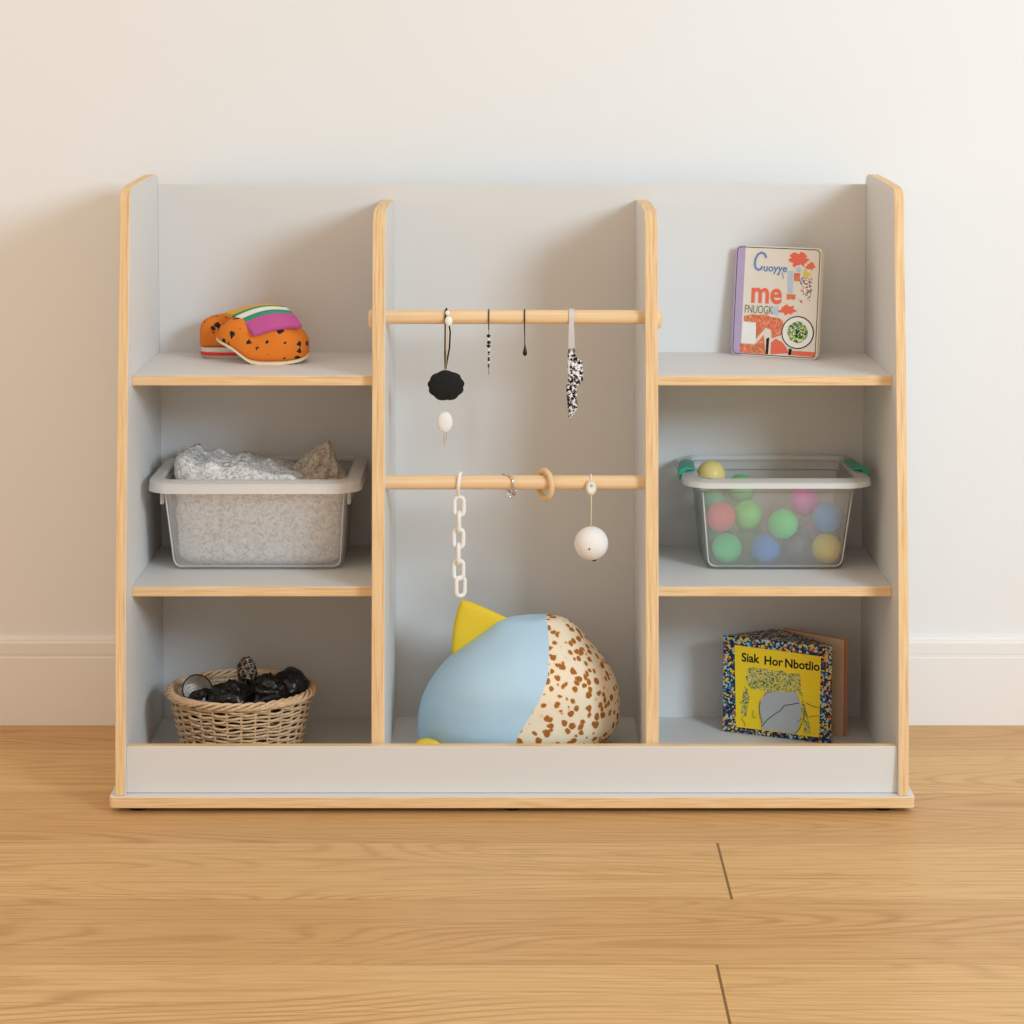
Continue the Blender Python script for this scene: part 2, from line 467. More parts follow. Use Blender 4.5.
def text_mesh(name, body, size, mat, parent, loc, rot=(PI/2, 0, 0), bold=0.0, shear=0.0, sx=1.0, spacing=1.0):
    cu = bpy.data.curves.new(name, 'FONT'); cu.body = body; cu.size = size; cu.extrude = .00012
    cu.offset = bold; cu.shear = shear; cu.resolution_u = 4; cu.space_character = spacing
    tmp = bpy.data.objects.new(name+'_curve', cu); C.objects.link(tmp)
    dg = bpy.context.evaluated_depsgraph_get()
    me = bpy.data.meshes.new_from_object(tmp.evaluated_get(dg))
    bpy.data.objects.remove(tmp); bpy.data.curves.remove(cu)
    me.materials.clear(); me.materials.append(mat)
    o = bpy.data.objects.new(name, me); C.objects.link(o); o.parent = parent
    o.location = loc; o.rotation_euler = rot; o.scale = (sx, 1, 1)
    return o

# ------------------------------------------------------------------ the room
FLX = 3.2
WALL_Y = 0.4665
struct(obj('floor', MB().box(-FLX, FLX, -3.9, WALL_Y+.02, -.06, 0), 'floor'))
struct(obj('wall_back', MB().box(-FLX, FLX, WALL_Y, WALL_Y+.12, 0, 2.7), 'wall'))
bp = [(WALL_Y, 0), (WALL_Y-.014, 0), (WALL_Y-.014, .1155), (WALL_Y-.0125, .1175), (WALL_Y-.009, .1178), (WALL_Y-.009, .1205), (WALL_Y-.0115, .1215),
      (WALL_Y-.0115, .140), (WALL_Y-.0075, .1425), (WALL_Y-.0075, .1455), (WALL_Y-.005, .1495), (WALL_Y, .1505)]
struct(obj('baseboard_back', MB().prism_x(bp, -FLX, FLX, 0, 0), 'trim'))

# ------------------------------------------------------------------ the play shelf
WI, T_SIDE = .5780, .0155
YB = .386
Z_BASE, Z_FLOOR, Z1, Z2 = .0255, .0342, .6437, .3234
D1, D2 = .111, .0886
unit = thing('play_shelf', 'wide grey open play shelf with birch plywood edges against the white wall', 'shelf')
# base board on feet
mb = MB()
def rrect(hx, y0, y1, r, n=6, cx=0):
    pts = []
    for (x, y, a0) in ((cx+hx-r, y0+r, -90), (cx+hx-r, y1-r, 0), (cx-hx+r, y1-r, 90), (cx-hx+r, y0+r, 180)):
        for k in range(n+1):
            a = R(a0 + 90*k/n); pts.append((x+r*math.cos(a), y+r*math.sin(a)))
    return pts
lp = rrect(.602, 0, .398, .007)
n = len(lp)
mb.add([(x, y, .0085) for x, y in lp] + [(x, y, Z_BASE) for x, y in lp],
       [tuple(range(n-1, -1, -1)), tuple(range(n, 2*n))] + [(i, (i+1) % n, (i+1) % n+n, i+n) for i in range(n)], [0, 0]+[1]*n)
obj('base_board', mb, ['grey', 'ply_z'], unit, bevel=.0012)
for x in (-.562, .001, .557):
    obj('foot', MB().lathe([(.014, 0), (.0155, .002), (.0155, .006), (.011, .0085)], (x, .03, 0), 20), 'black_plastic', unit, smooth='auto')

def side_profile(kind):
    if kind == 'side':
        pr = [(YB+.012, Z_BASE), (.006, Z_BASE), (.012, .10), (.030, .32), (.058, .52), (.080, .68), (.099, .80), (.112, .904)]
        # rounded front shoulder then gentle rise to the back
        c = (.112+.040, .907)
        for k in range(1, 10):
            a = R(180 - 82*k/9); pr.append((c[0]+.040*math.cos(a), c[1]+.0235*math.sin(a)))
        pr += [(.20, .9320), (.28, .9350), (.35, .9370), (.375, .9362), (.390, .932), (YB+.012, .925)]
    else:
        pr = [(YB, Z_FLOOR), (.034, Z_FLOOR), (.040, .15), (.060, .32), (.084, .55), (.098, .68), (.112, .80), (.120, .848)]
        c = (.120+.042, .852)
        for k in range(1, 9):
            a = R(180 - 85*k/8); pr.append((c[0]+.042*math.cos(a), c[1]+.042*math.sin(a)))
        pr += [(.28, .896), (YB, .894)]
    return pr
for s in (-1, 1):
    x0, x1 = (-WI-T_SIDE, -WI) if s < 0 else (WI, WI+T_SIDE)
    obj('side_panel', MB().prism_x(side_profile('side'), x0, x1), ['grey', 'ply_x'], unit, bevel=.0012, smooth='auto')
XL, XR, TD = -.2020, .2115, .0195
for xc in (XL, XR):
    obj('divider', MB().prism_x(side_profile('div'), xc-TD/2, xc+TD/2), ['grey', 'ply_x'], unit, bevel=.0012, smooth='auto')
obj('back_panel', MB().box(-WI, WI, YB, YB+.010, Z_BASE, .9195), 'grey', unit, bevel=.0008)
obj('bottom_shelf', MB().box(-WI, WI, .033, YB, Z_BASE, Z_FLOOR), 'grey', unit)
obj('front_board', MB().box(-WI, WI, .0186, .0330, Z_BASE+.0005, .0975, [0, 1, 0, 0, 0, 0]), ['grey', 'ply_z'], unit, bevel=.0010)
TS = .0150
for (z, d) in ((Z1, D1), (Z2, D2)):
    for (a, b) in ((-WI, XL-TD/2), (XR+TD/2, WI)):
        obj('shelf', MB().box(a, b, d, YB, z-TS, z, [0, 0, 1, 0, 0, 0]), ['grey', 'ply_z'], unit, bevel=.0010)
ROD = ((.130, .7314), (.105, .4810)); RR = .0108
for i, (y, z) in enumerate(ROD):
    r = obj('dowel_rod', MB().lathe([(RR, XL+TD/2-.001), (RR, XR-TD/2+.001)], (0, y, z), 28, 'x'), 'dowel', unit, smooth='auto')
    if i == 0:
        for s, x in ((-1, XL-TD/2), (1, XR+TD/2)):
            prof = [(.0150, x), (.0150, x+s*.003), (.0125, x+s*.0062), (.006, x+s*.0078)]
            obj('rod_end_cap', MB().lathe(prof, (0, y+.002, z-.003), 24, 'x'), 'dowel', r, smooth='auto')

# ------------------------------------------------------------------ plastic tubs
def rloop(cx, hx, y0, y1, z, r, n=6):
    return [(x+0, y, z) for x, y in rrect(hx, y0, y1, r, n, cx)]
def tub(name, label, cx, z0, hb, ht, yb0, yb1, yt0, yt1, H, mat, rimmat, rim_out, th=.0022, sag=0.0, lip=.011):
    t = thing(name, label, 'storage box', (cx, (yb0+yb1)/2, z0))
    yc = (yb0+yb1)/2
    def sec(f, ins, z):
        hx = hb+(ht-hb)*f-ins; a = yb0+(yt0-yb0)*f+ins-yc; b = yb1+(yt1-yb1)*f-ins-yc
        return rloop(0, hx, a, b, z, max(.003, .020-ins))
    loops = [sec(0, .007, 0.0), sec(.01, .0025, .0012), sec(.04, 0, .006)] + [sec(f, 0, H*f) for f in (.2, .4, .6, .8)] + [sec(.84, 0, H*.84), sec(.85, -.0038, H*.85), sec(.97, -.0040, H*.97)]
    inner = [sec(.97, th-.0040, H*.97), sec(.855, th-.0038, H*.855), sec(.84, th, H*.84)] + [sec(f, th, H*f) for f in (.8, .6, .4, .2)] + [sec(.04, th, .008), sec(.02, .006, .0045)]
    mb = MB().loft(loops+inner, True, True)
    obj('tub_body', mb, mat, t, smooth='auto')
    # rim: flange rolled outwards and down
    def rs(out, z):
        hx = ht+out; return rloop(0, hx, yt0-out*.9-yc, yt1+out*.5-yc, z, .024+max(0, out*.6))
    rl = [rs(-.0015, H*.955), rs(-.002, H-.001), rs(.001, H+.0010), rs(rim_out*.6, H-.0005), rs(rim_out*.92, H-.003), rs(rim_out, H-lip), rs(rim_out-.0022, H-lip),
          rs(rim_out*.9-.002, H-.0055), rs(rim_out*.55, H-.0035), rs(.0045, H-.005), rs(.0018, H*.955)]
    rl.append(rl[0])
    mb = MB().loft(rl, False, False)
    if sag:
        mb.v = [(x, y, z - sag*max(0, 1-(x/ht)**2)*(1 if y < 0 else .3)) for x, y, z in mb.v]
    obj('tub_rim', mb, rimmat, t, smooth='auto')
    # pale tube added as the white highlight lines along the front face edges
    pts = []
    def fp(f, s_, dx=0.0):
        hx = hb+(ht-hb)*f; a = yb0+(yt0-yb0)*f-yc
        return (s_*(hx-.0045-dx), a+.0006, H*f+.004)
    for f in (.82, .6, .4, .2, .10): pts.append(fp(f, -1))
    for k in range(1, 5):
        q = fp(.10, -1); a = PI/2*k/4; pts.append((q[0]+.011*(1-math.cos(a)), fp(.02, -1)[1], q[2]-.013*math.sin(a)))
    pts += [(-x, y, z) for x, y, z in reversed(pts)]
    obj('edge_highlight', MB().tube(pts, .0012, 6), rimmat, t, smooth=True)
    return t
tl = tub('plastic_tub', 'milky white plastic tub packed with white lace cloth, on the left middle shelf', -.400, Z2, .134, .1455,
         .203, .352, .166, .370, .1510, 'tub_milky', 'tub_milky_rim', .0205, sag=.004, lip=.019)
for s in (-1, 1):
    xs = sorted((s*.1430, s*.1485))
    obj('side_tab', MB().box(xs[0], xs[1], -.095, .070, .108, .138), 'tub_milky_rim', tl, bevel=.0015)
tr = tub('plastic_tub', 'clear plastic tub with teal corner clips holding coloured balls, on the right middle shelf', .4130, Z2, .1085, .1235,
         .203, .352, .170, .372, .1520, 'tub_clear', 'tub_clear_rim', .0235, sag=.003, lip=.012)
for s in (-1, 1):
    mb = MB()
    pts = [(.124, .1565), (.138, .1600), (.1495, .1560), (.1515, .143), (.1480, .1365), (.1460, .1460), (.1385, .1535), (.126, .1535)]
    prof = [(s*x, z) for x, z in pts]
    mb.prism_y(prof, -.052, .040)
    mb.v = [(x*(1-.04*(y > 0)), y, z-.004*(y > 0)) for x, y, z in mb.v]
    o = obj('clip', mb, 'teal', tr, bevel=.002, smooth='auto')
    o['label'] = 'teal green clip'

# coloured balls
RB = .0235
balls = [
    ('pink ball pressed to the tub front, left above the mint ball', (1.0, .52, .57), (.332, .250, .3979)),
    ('mint green ball at the bottom left corner of the clear tub', (.25, .95, .60), (.3405, .235, .3512)),
    ('light green ball left of centre in the clear tub, beside the pink ball', (.50, .96, .50), (.377, .2699, .3971)),
    ('bright green ball at the centre of the tub front, above the lower blue ball', (.32, .96, .55), (.4285, .232, .3904)),
    ('blue ball at the tub bottom, between the mint and dark grey balls', (.15, .56, .95), (.4004, .232, .3512)),
    ('dark grey ball at the tub bottom, left of the yellow ball', (.30, .32, .37), (.4529, .2524, .3512)),
    ('yellow ball at the bottom right corner of the clear tub', (1.0, .88, .20), (.498, .2345, .3512)),
    ('blue ball at the right end of the tub, above the yellow ball', (.25, .64, .98), (.4992, .2402, .3990)),
    ('magenta pink ball high in the tub towards the right, left of the upper blue ball', (.98, .42, .88), (.4704, .290, .4157)),
    ('pale yellow ball topmost at the back left of the clear tub', (.95, .86, .55), (.3215, .316, .4530)),
    ('green ball behind the light green one, high in the clear tub', (.45, .78, .50), (.3700, .320, .4300)),
    ('teal green ball at the bottom back left of the clear tub', (.22, .66, .50), (.3345, .312, .3512)),
    ('teal green ball behind the pink ball in the clear tub', (.26, .68, .52), (.3245, .318, .4050)),
    ('green ball at the tub bottom, behind the blue and mint balls', (.48, .76, .42), (.3850, .306, .3512)),
    ('yellow green ball at the tub bottom, behind the grey ball', (.70, .80, .45), (.4360, .302, .3512)),
    ('violet ball low at the back right of the clear tub', (.62, .50, .78), (.4850, .308, .3560)),
]
b0 = obj('play_ball', MB().sphere((0, 0, 0), RB, 32, 18), ball('ball_0', srgb(*balls[0][1])), smooth=True, loc=balls[0][2])
tag(b0, balls[0][0], 'ball', 'balls in the clear tub')
for i, (lb, c, p) in enumerate(balls[1:], 1):
    o = b0.copy(); C.objects.link(o); o.location = p
    o.data = b0.data.copy(); o.data.materials[0] = ball('ball_%d' % i, srgb(*c))
    o['label'] = lb

# ------------------------------------------------------------------ lace cloths in the left tub
def lump(name, mat, loc, hx, y0, y1, topf, zb, n=70, m=34, amp=.004, fq=90, taper=0.0, label=None):
    """closed crumpled cloth block: grid with top height topf(x,y)"""
    vs = []; idx = {}
    def wob(p, a=1):
        q = Vector(p)*fq
        d = noise.noise_vector(q)*amp*a + noise.noise_vector(q*2.3)*amp*.5*a
        return (p[0]+d.x, p[1]+d.y*.6, p[2]+d.z)
    mb = MB(); layers = []
    K = 16
    bx = []
    # ring loops going up (superellipse footprint), then closing over the top
    def ring(f, z_of, shrink):
        out = []
        for k in range(n):
            a = 2*PI*k/n; ca, sa = math.cos(a), math.sin(a)
            e = .35
            ux = math.copysign(abs(ca)**e, ca)*shrink; uy = math.copysign(abs(sa)**e, sa)*shrink
            hxx = hx*(1-taper*.55*(1-f)) ; yc = (y0+y1)/2; hy = (y1-y0)/2*(1-taper*(1-f))
            x, y = ux*hxx, yc+uy*hy
            out.append((x, y, z_of(x, y)))
        return out
    loops = [ring(0, lambda x, y: zb, .3), ring(0, lambda x, y: zb, .9)]
    for i in range(1, K):
        f = i/K
        loops.append(ring(f, lambda x, y: zb+(topf(x, y)-zb)*f, 1.0))
    for sh in (.97, .9, .8, .7, .58, .45, .3, .15, .05):
        loops.append(ring(1, lambda x, y: topf(x, y), sh))
    loops = [[wob(p, 0 if i < 1 else (.3 if i < 2 else 1)) for p in lp_] for i, lp_ in enumerate(loops)]
    mb.loft(loops, True, True)
    return obj(name, mb, mat, None, smooth=True, loc=loc)
def top_white(x, y):
    # x from -.13..+.13 ; high at the left, falling right
    t = (x+.137)/.27
    z = .1655 - .030*t - .016*max(0, t-.55)
    if t < .12: z += .004
    if t > .62: z -= (t-.62)*.05
    return z + .004*math.sin(x*150)+.003*math.sin(y*120+x*60)
o = lump('lace_cloth', 'lace_white', (-.400, .2775, Z2+.0055), .1345, -.0695, .0695, lambda x, y: top_white(x, y) , 0.0, n=170, amp=.0030, fq=100, taper=.085)
tag(o, 'crumpled white lace cloth filling the milky tub', 'cloth')
# beige cloth peak: cone-like folded heap standing on the white cloth
def heap(name, mat, base, pts, label, cat, seed=0, amp=.003):
    """pts: list of (z, cx, cy, rx, ry)"""
    loops = []
    n = 64
    for i, (z, cx, cy, rx, ry) in enumerate(pts):
        lp_ = []
        for k in range(n):
            a = 2*PI*k/n
            w_ = 1 + .10*math.sin(5*a+seed+i*.35) + .05*math.sin(11*a+seed*2-i*.5)
            p = Vector((cx+rx*w_*math.cos(a), cy+ry*w_*math.sin(a), z))
            d = noise.noise_vector(p*110+Vector((seed, 0, 0)))*amp
            lp_.append((p.x+d.x, p.y+d.y, p.z+(d.z if i else 0)))
        loops.append(lp_)
    o = obj(name, MB().loft(loops, True, True), mat, None, smooth=True, loc=base)
    return tag(o, label, cat)
hp = []
for i in range(15):
    f = i/14
    rx = .044*(1-f)**.85+.004; ry = .040*(1-f)**.8+.004
    cx = .088 + .016*f - .005*math.sin(f*PI)
    hp.append((.123+.063*f, cx, .012, rx, ry))
heap('lace_cloth', 'lace_beige', (-.400, .2775, Z2+.0055), hp, 'beige lace cloth bunched into a peak at the right end of the milky tub', 'cloth', 2.0)

# ------------------------------------------------------------------ slippers on the upper left shelf
def sections(st, n=28, e_top=.75, e_bot=.45):
    """loft of cross sections along x: stations (x, yc, half_w, z_bottom, z_top)"""
    loops = []
    for x, yc, hw, zb, zt in st:
        lp_ = []; zm = zb+(zt-zb)*.42
        for k in range(n):
            a = 2*PI*k/n; c_, s_ = math.cos(a), math.sin(a)
            e = e_top if s_ > 0 else e_bot
            y = yc+hw*math.copysign(abs(c_)**e, c_)
            z = zm+(zt-zm)*abs(s_)**e_top if s_ > 0 else zm-(zm-zb)*abs(s_)**e_bot
            lp_.append((x, y, z))
        loops.append(lp_)
    return MB().loft(loops, True, True)
def smooth_st(st, k=4):
    out = []
    N = len(st)
    for i in range(N-1):
        p0, p1, p2, p3 = st[max(0, i-1)], st[i], st[i+1], st[min(N-1, i+2)]
        for j in range(k):
            t = j/k
            out.append(tuple(.5*((2*b)+(-a+c)*t+(2*a-5*b+4*c-d)*t*t+(-a+3*b-3*c+d)*t**3) for a, b, c, d in zip(p0, p1, p2, p3)))
    out.append(st[-1]); return out
Q = .000218
def zx(v): return (v-620)*Q
# rear slipper, heel to the left
OX, OY = spot(270, 363, .27).x, .27
t = thing('slipper', 'orange black-spotted slipper with a red striped white sole, behind the other one', 'slipper', (OX, .332, Z1), group='pair of spotted slippers')
def zr(v): return (490-v)*Q
st = [(78, 0, .006, 395, 300), (81, 0, .014, 404, 262), (92, 0, .021, 408, 232), (120, 0, .026, 410, 206), (190, 0, .030, 410, 180), (290, 0, .030, 410, 166), (400, 0, .030, 410, 170), (520, 0, .030, 410, 205), (620, 0, .028, 410, 250), (680, 0, .018, 410, 300), (700, 0, .006, 405, 350)]
obj('upper', sections(smooth_st([(zx(a), b, c, zr(d), zr(e)) for a, b, c, d, e in st])), 'slipper_orange', t, smooth=True)
def sole_loop(x0, x1, hw, z, n=48, r=.6):
    return [((x0+x1)/2+(x1-x0)/2*math.copysign(abs(math.cos(2*PI*k/n))**r, math.cos(2*PI*k/n)), hw*math.copysign(abs(math.sin(2*PI*k/n))**r, math.sin(2*PI*k/n)), z) for k in range(n)]
xa, xb = zx(84), zx(700)
obj('sole', MB().loft([sole_loop(xa+.006, xb, .026, 0), sole_loop(xa+.002, xb, .029, .0035), sole_loop(xa, xb, .030, .005), sole_loop(xa, xb, .030, zr(412)), sole_loop(xa+.003, xb, .028, zr(406))], True, True), 'sole_white', t, smooth='auto')
o = obj('sole_stripe', MB().loft([sole_loop(xa-.0006, xb-.04, .0306, .0052), sole_loop(xa-.0009, xb-.04, .0309, .0075), sole_loop(xa-.0008, xb-.04, .0308, .0105)], True, True), 'sole_red', t, smooth='auto')
o['label'] = 'red rubber stripe'
# front slipper, toe to the right, heel raised on the left
t = thing('slipper', 'orange black-spotted slipper with cream sole and rainbow striped knit strap, in front', 'slipper', (OX, OY, Z1), group='pair of spotted slippers')
def zf(v): return (530-v)*Q
bot = [(232, 352), (262, 372), (320, 398), (370, 425), (420, 462), (480, 503), (550, 518), (640, 520), (740, 516), (820, 505), (870, 492), (896, 478)]
top = [(232, 330), (262, 270), (320, 225), (370, 205), (420, 200), (480, 205), (550, 200), (640, 195), (740, 222), (820, 268), (870, 310), (896, 350)]
hw = [.006, .018, .026, .030, .033, .034, .035, .036, .036, .033, .026, .015]
st = [(zx(b[0]), 0, w_, zf(b[1]), zf(tp[1])) for b, tp, w_ in zip(bot, top, hw)]
st = smooth_st(st+[(zx(905), 0, .006, zf(462), zf(385))])
obj('upper', sections(st), 'slipper_orange', t, smooth=True)
so = [(x, y, h*1.02+.0008, zb-.0025-.0012*(x > zx(480)), zb+.0022) for x, y, h, zb, zt in st]
o = obj('sole', sections(so, e_top=.3, e_bot=.4), 'cream', t, smooth='auto')
o['label'] = 'thin cream sole'
# strap: a soft padded patch lying over the instep
cA, cB, cC, cD = [spot(185+a/7.314, 290+b/7.314, y)-Vector((OX, OY, Z1)) for a, b, y in ((285, 172, .300), (672, 104, .306), (858, 262, .240), (500, 326, .226))]
mb = MB(); N1, N2 = 26, 18
def patch(u, v):      # u along the stripes, v across (0 = pink, 1 = yellow)
    p = cD*(1-u)*(1-v) + cC*u*(1-v) + cA*(1-u)*v + cB*u*v
    b = math.sin(PI*u)*.35+.65
    bul = .013*math.sin(PI*v)*b + .005*math.sin(PI*u) + .002
    return p + Vector((.10, -.35, .85))*bul
g = [[patch(i/N1, j/N2) for j in range(N2+1)] for i in range(N1+1)]
dn = Vector((-.05, .55, -.8))*.009
vs = [p for r_ in g for p in r_] + [p+dn for r_ in g for p in r_]
K = (N1+1)*(N2+1); fs = []; uvs = []
for i in range(N1):
    for j in range(N2):
        a = i*(N2+1)+j; q = (a, a+N2+1, a+N2+2, a+1)
        fs.append(q); fs.append(tuple(K+x for x in reversed(q)))
edge = [i*(N2+1) for i in range(N1+1)] + [N1*(N2+1)+j for j in range(1, N2+1)] + [i*(N2+1)+N2 for i in range(N1-1, -1, -1)] + [j for j in range(N2-1, 0, -1)]
for i in range(len(edge)):
    a, b = edge[i], edge[(i+1) % len(edge)]; fs.append((a, b, b+K, a+K))
mb.add(vs, fs)
o = obj('strap', mb, 'stripes', t, smooth=True, bevel=.002)
uv = o.data.uv_layers.new(name='UVMap')
for lp_ in o.data.loops:
    vi = lp_.vertex_index % K; uv.data[lp_.index].uv = ((vi % (N2+1))/N2, (vi // (N2+1))/N1)
o['label'] = 'rainbow striped knit strap'

# ------------------------------------------------------------------ wicker basket
BX, BY = -.4270, .2010
t = thing('wicker_basket', 'natural wicker basket holding black satin bundles, on the lower left shelf', 'basket', (BX, BY, Z_FLOOR))
HB = .0955
def brad(z):
    f = z/HB
    return (.087+.022*f**.8, .082+.016*f**.8)
obj('basket_base', MB().lathe([(.084, 0), (.088, .003), (.086, .006)], (0, 0, 0), 40, sy=.93), 'wicker_dark', t, smooth='auto')
NS = 30
mb = MB()
for k in range(NS):
    a = 2*PI*k/NS; pts = []
    for j in range(9):
        z = .003+(HB-.003)*j/8; rx, ry = brad(z); pts.append((rx*math.cos(a), ry*math.sin(a), z))
    mb.tube(pts, .0019, 6)
obj('stakes', mb, 'wicker', t, smooth=True)
mb = MB(); NW = 17; rnd = random.Random(3)
for i in range(NW):
    z0 = .006+(HB-.012)*i/(NW-1); pts = []; nn = NS*6; ph = rnd.random()*6
    for k in range(nn):
        a = 2*PI*k/nn; z = z0+.0009*math.sin(a*7+ph)+.0008*math.sin(a*17+ph*2)
        rx, ry = brad(z); wv = .0027*math.sin(a*NS/2*1.0 + (PI if i % 2 else 0)+.3)
        pts.append(((rx+wv)*math.cos(a), (ry+wv)*math.sin(a), z))
    mb.tube(pts, .0017+.0005*rnd.random(), 6, closed=True)
obj('weave', mb, 'wicker', t, smooth=True)
mb = MB()
for i in range(5):
    pts = []; nn = 260
    for k in range(nn):
        a = 2*PI*k/nn; rx, ry = brad(HB); ph = a*9+i*2*PI/5+.5*math.sin(a*5+i)
        rr = .0052*math.cos(ph); zz = .0045*math.sin(ph)
        pts.append(((rx+.003+rr)*math.cos(a), (ry+.003+rr)*math.sin(a), HB+.003+zz))
    mb.tube(pts, .0025+.0003*(i % 2), 6, closed=True)
obj('rim', mb, 'wicker', t, smooth=True)

def crumple(name, mat, c, sc, seed, amp=.16, fq=2.2, ridges=.10, n=64, m=40, mbx=None):
    def fn(d):
        q = d*fq+Vector((seed*7.1, seed*3.3, 0))
        v = noise.noise(q)*amp + (abs(noise.noise(q*2.1))-.25)*-ridges*1.6 + (abs(noise.noise(q*3.7))-.2)*-ridges*1.1 + (abs(noise.noise(q*7.3))-.2)*-ridges*.4
        return 1+v
    mb = MB().sphere((0, 0, 0), 1, n, m, sc, fn)
    return obj(name, mb, mat, None, smooth=True, loc=c)
fill = [
    ('satin_bundle', 'crumpled black satin bundle at the front centre of the wicker basket', (-.4380, .154, .121), (.036, .030, .036), 1),
    ('satin_bundle', 'shiny black satin bundle right of centre in the wicker basket', (-.3830, .168, .129), (.033, .030, .035), 2),
    ('satin_bundle', 'smooth black satin bundle against the right rim of the wicker basket', (-.3500, .208, .131), (.030, .034, .034), 3),
    ('satin_bundle', 'low black satin bundle at the left front of the wicker basket', (-.4810, .166, .117), (.026, .026, .025), 4),
    ('satin_bundle', 'black satin bundle deep behind the others in the wicker basket', (-.4160, .222, .098), (.046, .036, .034), 5),
]
for nm, lb, c, sc, sd in fill:
    o = crumple(nm, 'black_satin', c, sc, sd, amp=.10 if sd == 3 else .2, ridges=.05 if sd == 3 else .14)
    tag(o, lb, 'cloth', 'black satin bundles in the basket')
o = crumple('patterned_trinket', 'trinket', (-.4170, .196, .1610), (.0150, .012, .025), 9, .22, 1.6, .05)
tag(o, 'black and gold patterned trinket standing up behind the black satin bundles', 'ornament')
t = thing('glass_cup', 'small clear cup with a black rim lying tilted at the left of the wicker basket', 'cup', (-.5020, .205, .126), (R(62), R(20), R(12)))
mb = MB(); pr_ = [(.018, -.012), (.0195, -.004), (.022, .010), (.0238, .0245)]
lo_ = [[(r_*math.cos(2*PI*k/32), r_*math.sin(2*PI*k/32), z) for k in range(32)] for r_, z in pr_] + [[((r_-.0012)*math.cos(2*PI*k/32), (r_-.0012)*math.sin(2*PI*k/32), z+.001) for k in range(32)] for r_, z in reversed(pr_)]
obj('bowl', MB().loft(lo_, True, True), 'tub_clear', t, smooth='auto')
obj('rim', MB().tube([(.0236*math.cos(2*PI*k/40), .0236*math.sin(2*PI*k/40), .025) for k in range(40)], .0012, 6, closed=True), 'black_plastic', t, smooth=True)

# ------------------------------------------------------------------ plush cushion
t = thing('plush_cushion', 'stuffed fish cushion, half light blue and half giraffe spotted, leaning in the middle bay', 'cushion', (.012, .215, Z_FLOOR))
prof = [  # (row, left px, right px, seam px)
    (617.4, 528, 556, 546.5), (618.0, 514, 562, 546.8), (619.3, 506.6, 565.3, 547.2), (622.5, 498, 571, 548), (629.8, 489, 578.4, 548.9), (638, 478.5, 585, 549.3), (646.3, 468, 591, 548.8), (662.7, 449.2, 603.9, 547.4),
    (680.2, 435.2, 613.8, 541.8), (696.7, 425.8, 618.5, 533.5), (714.2, 420, 620, 522.8), (730.6, 418, 618.5, 514.5), (743.6, 418.6, 611, 509), (750, 421, 606, 505), (756, 430, 598, 502), (760, 448, 584, 500)]
NR = 40
YP = .150   # the seam plane the outline is read on
blue = []; spot_l = []
def dep(f): return .020+.100*math.sin(min(1, f)*PI*.5)**.8
pr2 = smooth_st([tuple(map(float, p)) for p in prof], 3)
ztop = spot(512, 617, .215).z; zbot = spot(512, 760, .215).z
for (row, a, b, sx) in pr2:
    xl, xr, xs = spot(a, row, .215).x, spot(b, row, .215).x, spot(sx, row, .215).x
    z = Z_FLOOR+.002+(spot(512, row, .215).z-zbot)/(ztop-zbot)*(ztop-Z_FLOOR-.002)
    f = (ztop-z)/(ztop-Z_FLOOR); D = dep(f*2.0)*(1-.22*max(0, f-.78)/.22)
    xc, rx = (xl+xr)/2, (xr-xl)/2
    xs = min(max(xs, xl+.1*rx), xr-.1*rx)
    ps = math.acos((xs-xc)/rx)
    def pt(an):
        e = .92; c_, s_ = math.cos(an), math.sin(an)
        x = xc+rx*c_; y = .215-D*math.copysign(abs(s_)**e, s_)
        p = Vector((x, y, z)); q = noise.noise_vector(p*14)*.0022
        return (x-.012+q.x*(.2 if abs(s_) < .2 else 1), y-.215+q.y*2, z-Z_FLOOR+q.z*.2)
    blue.append([pt(ps+(2*PI-2*ps)*k/NR) for k in range(NR+1)])
    spot_l.append([pt(-ps+2*ps*k/NR) for k in range(NR+1)])
def strip(rows):
    n_ = len(rows[0]); vs = [p for r_ in rows for p in r_]; fs = []
    for i in range(len(rows)-1):
        for k in range(n_-1): fs.append((i*n_+k, i*n_+k+1, (i+1)*n_+k+1, (i+1)*n_+k))
        fs.append((i*n_+n_-1, i*n_, (i+1)*n_, (i+1)*n_+n_-1))
    fs.append(tuple(range(n_))); fs.append(tuple((len(rows)-1)*n_+k for k in range(n_-1, -1, -1)))
    return MB().add(vs, fs)
o = obj('blue_panel', strip(blue), 'blue_cloth', t, smooth='auto'); o['label'] = 'plain light blue cloth half'
o = obj('spotted_panel', strip(spot_l), 'giraffe', t, smooth='auto'); o['label'] = 'cream half with brown giraffe spots'
def pad(outline, y, th, n=10):
    """puffy flat pad from an outline of (x,z)"""
    cx = sum(p[0] for p in outline)/len(outline); cz = sum(p[1] for p in outline)/len(outline)
    loops = []
    for s_ in range(-n, n+1):
        a = s_/n*PI/2*.98; k = abs(math.cos(a))**.35
        loops.append([(cx+(x-cx)*k, y+th*math.sin(a), cz+(z-cz)*k) for x, z in outline])
    return MB().loft(loops, True, True)
def px_outline(pts, y):
    return [(spot(a, b, y).x-.012, spot(a, b, y).z-Z_FLOOR) for a, b in pts]
fin = [(452.0, 661), (451.6, 648), (452.6, 634), (454.8, 620), (458, 609), (461, 602), (463, 601.4), (470, 603.2), (480, 607.2), (490, 611.5), (502, 617), (511, 621), (500, 634), (485, 645), (468, 655)]
o = obj('fin', pad(px_outline(fin, .215), .010, .009), 'yellow_cloth', t, smooth='auto'); o['label'] = 'yellow triangular fin'
ft = [(413.5, 748), (414.5, 743.5), (418, 740.5), (424, 738.8), (430, 739), (437, 741), (442, 745), (441, 752), (428, 757), (417, 754)]
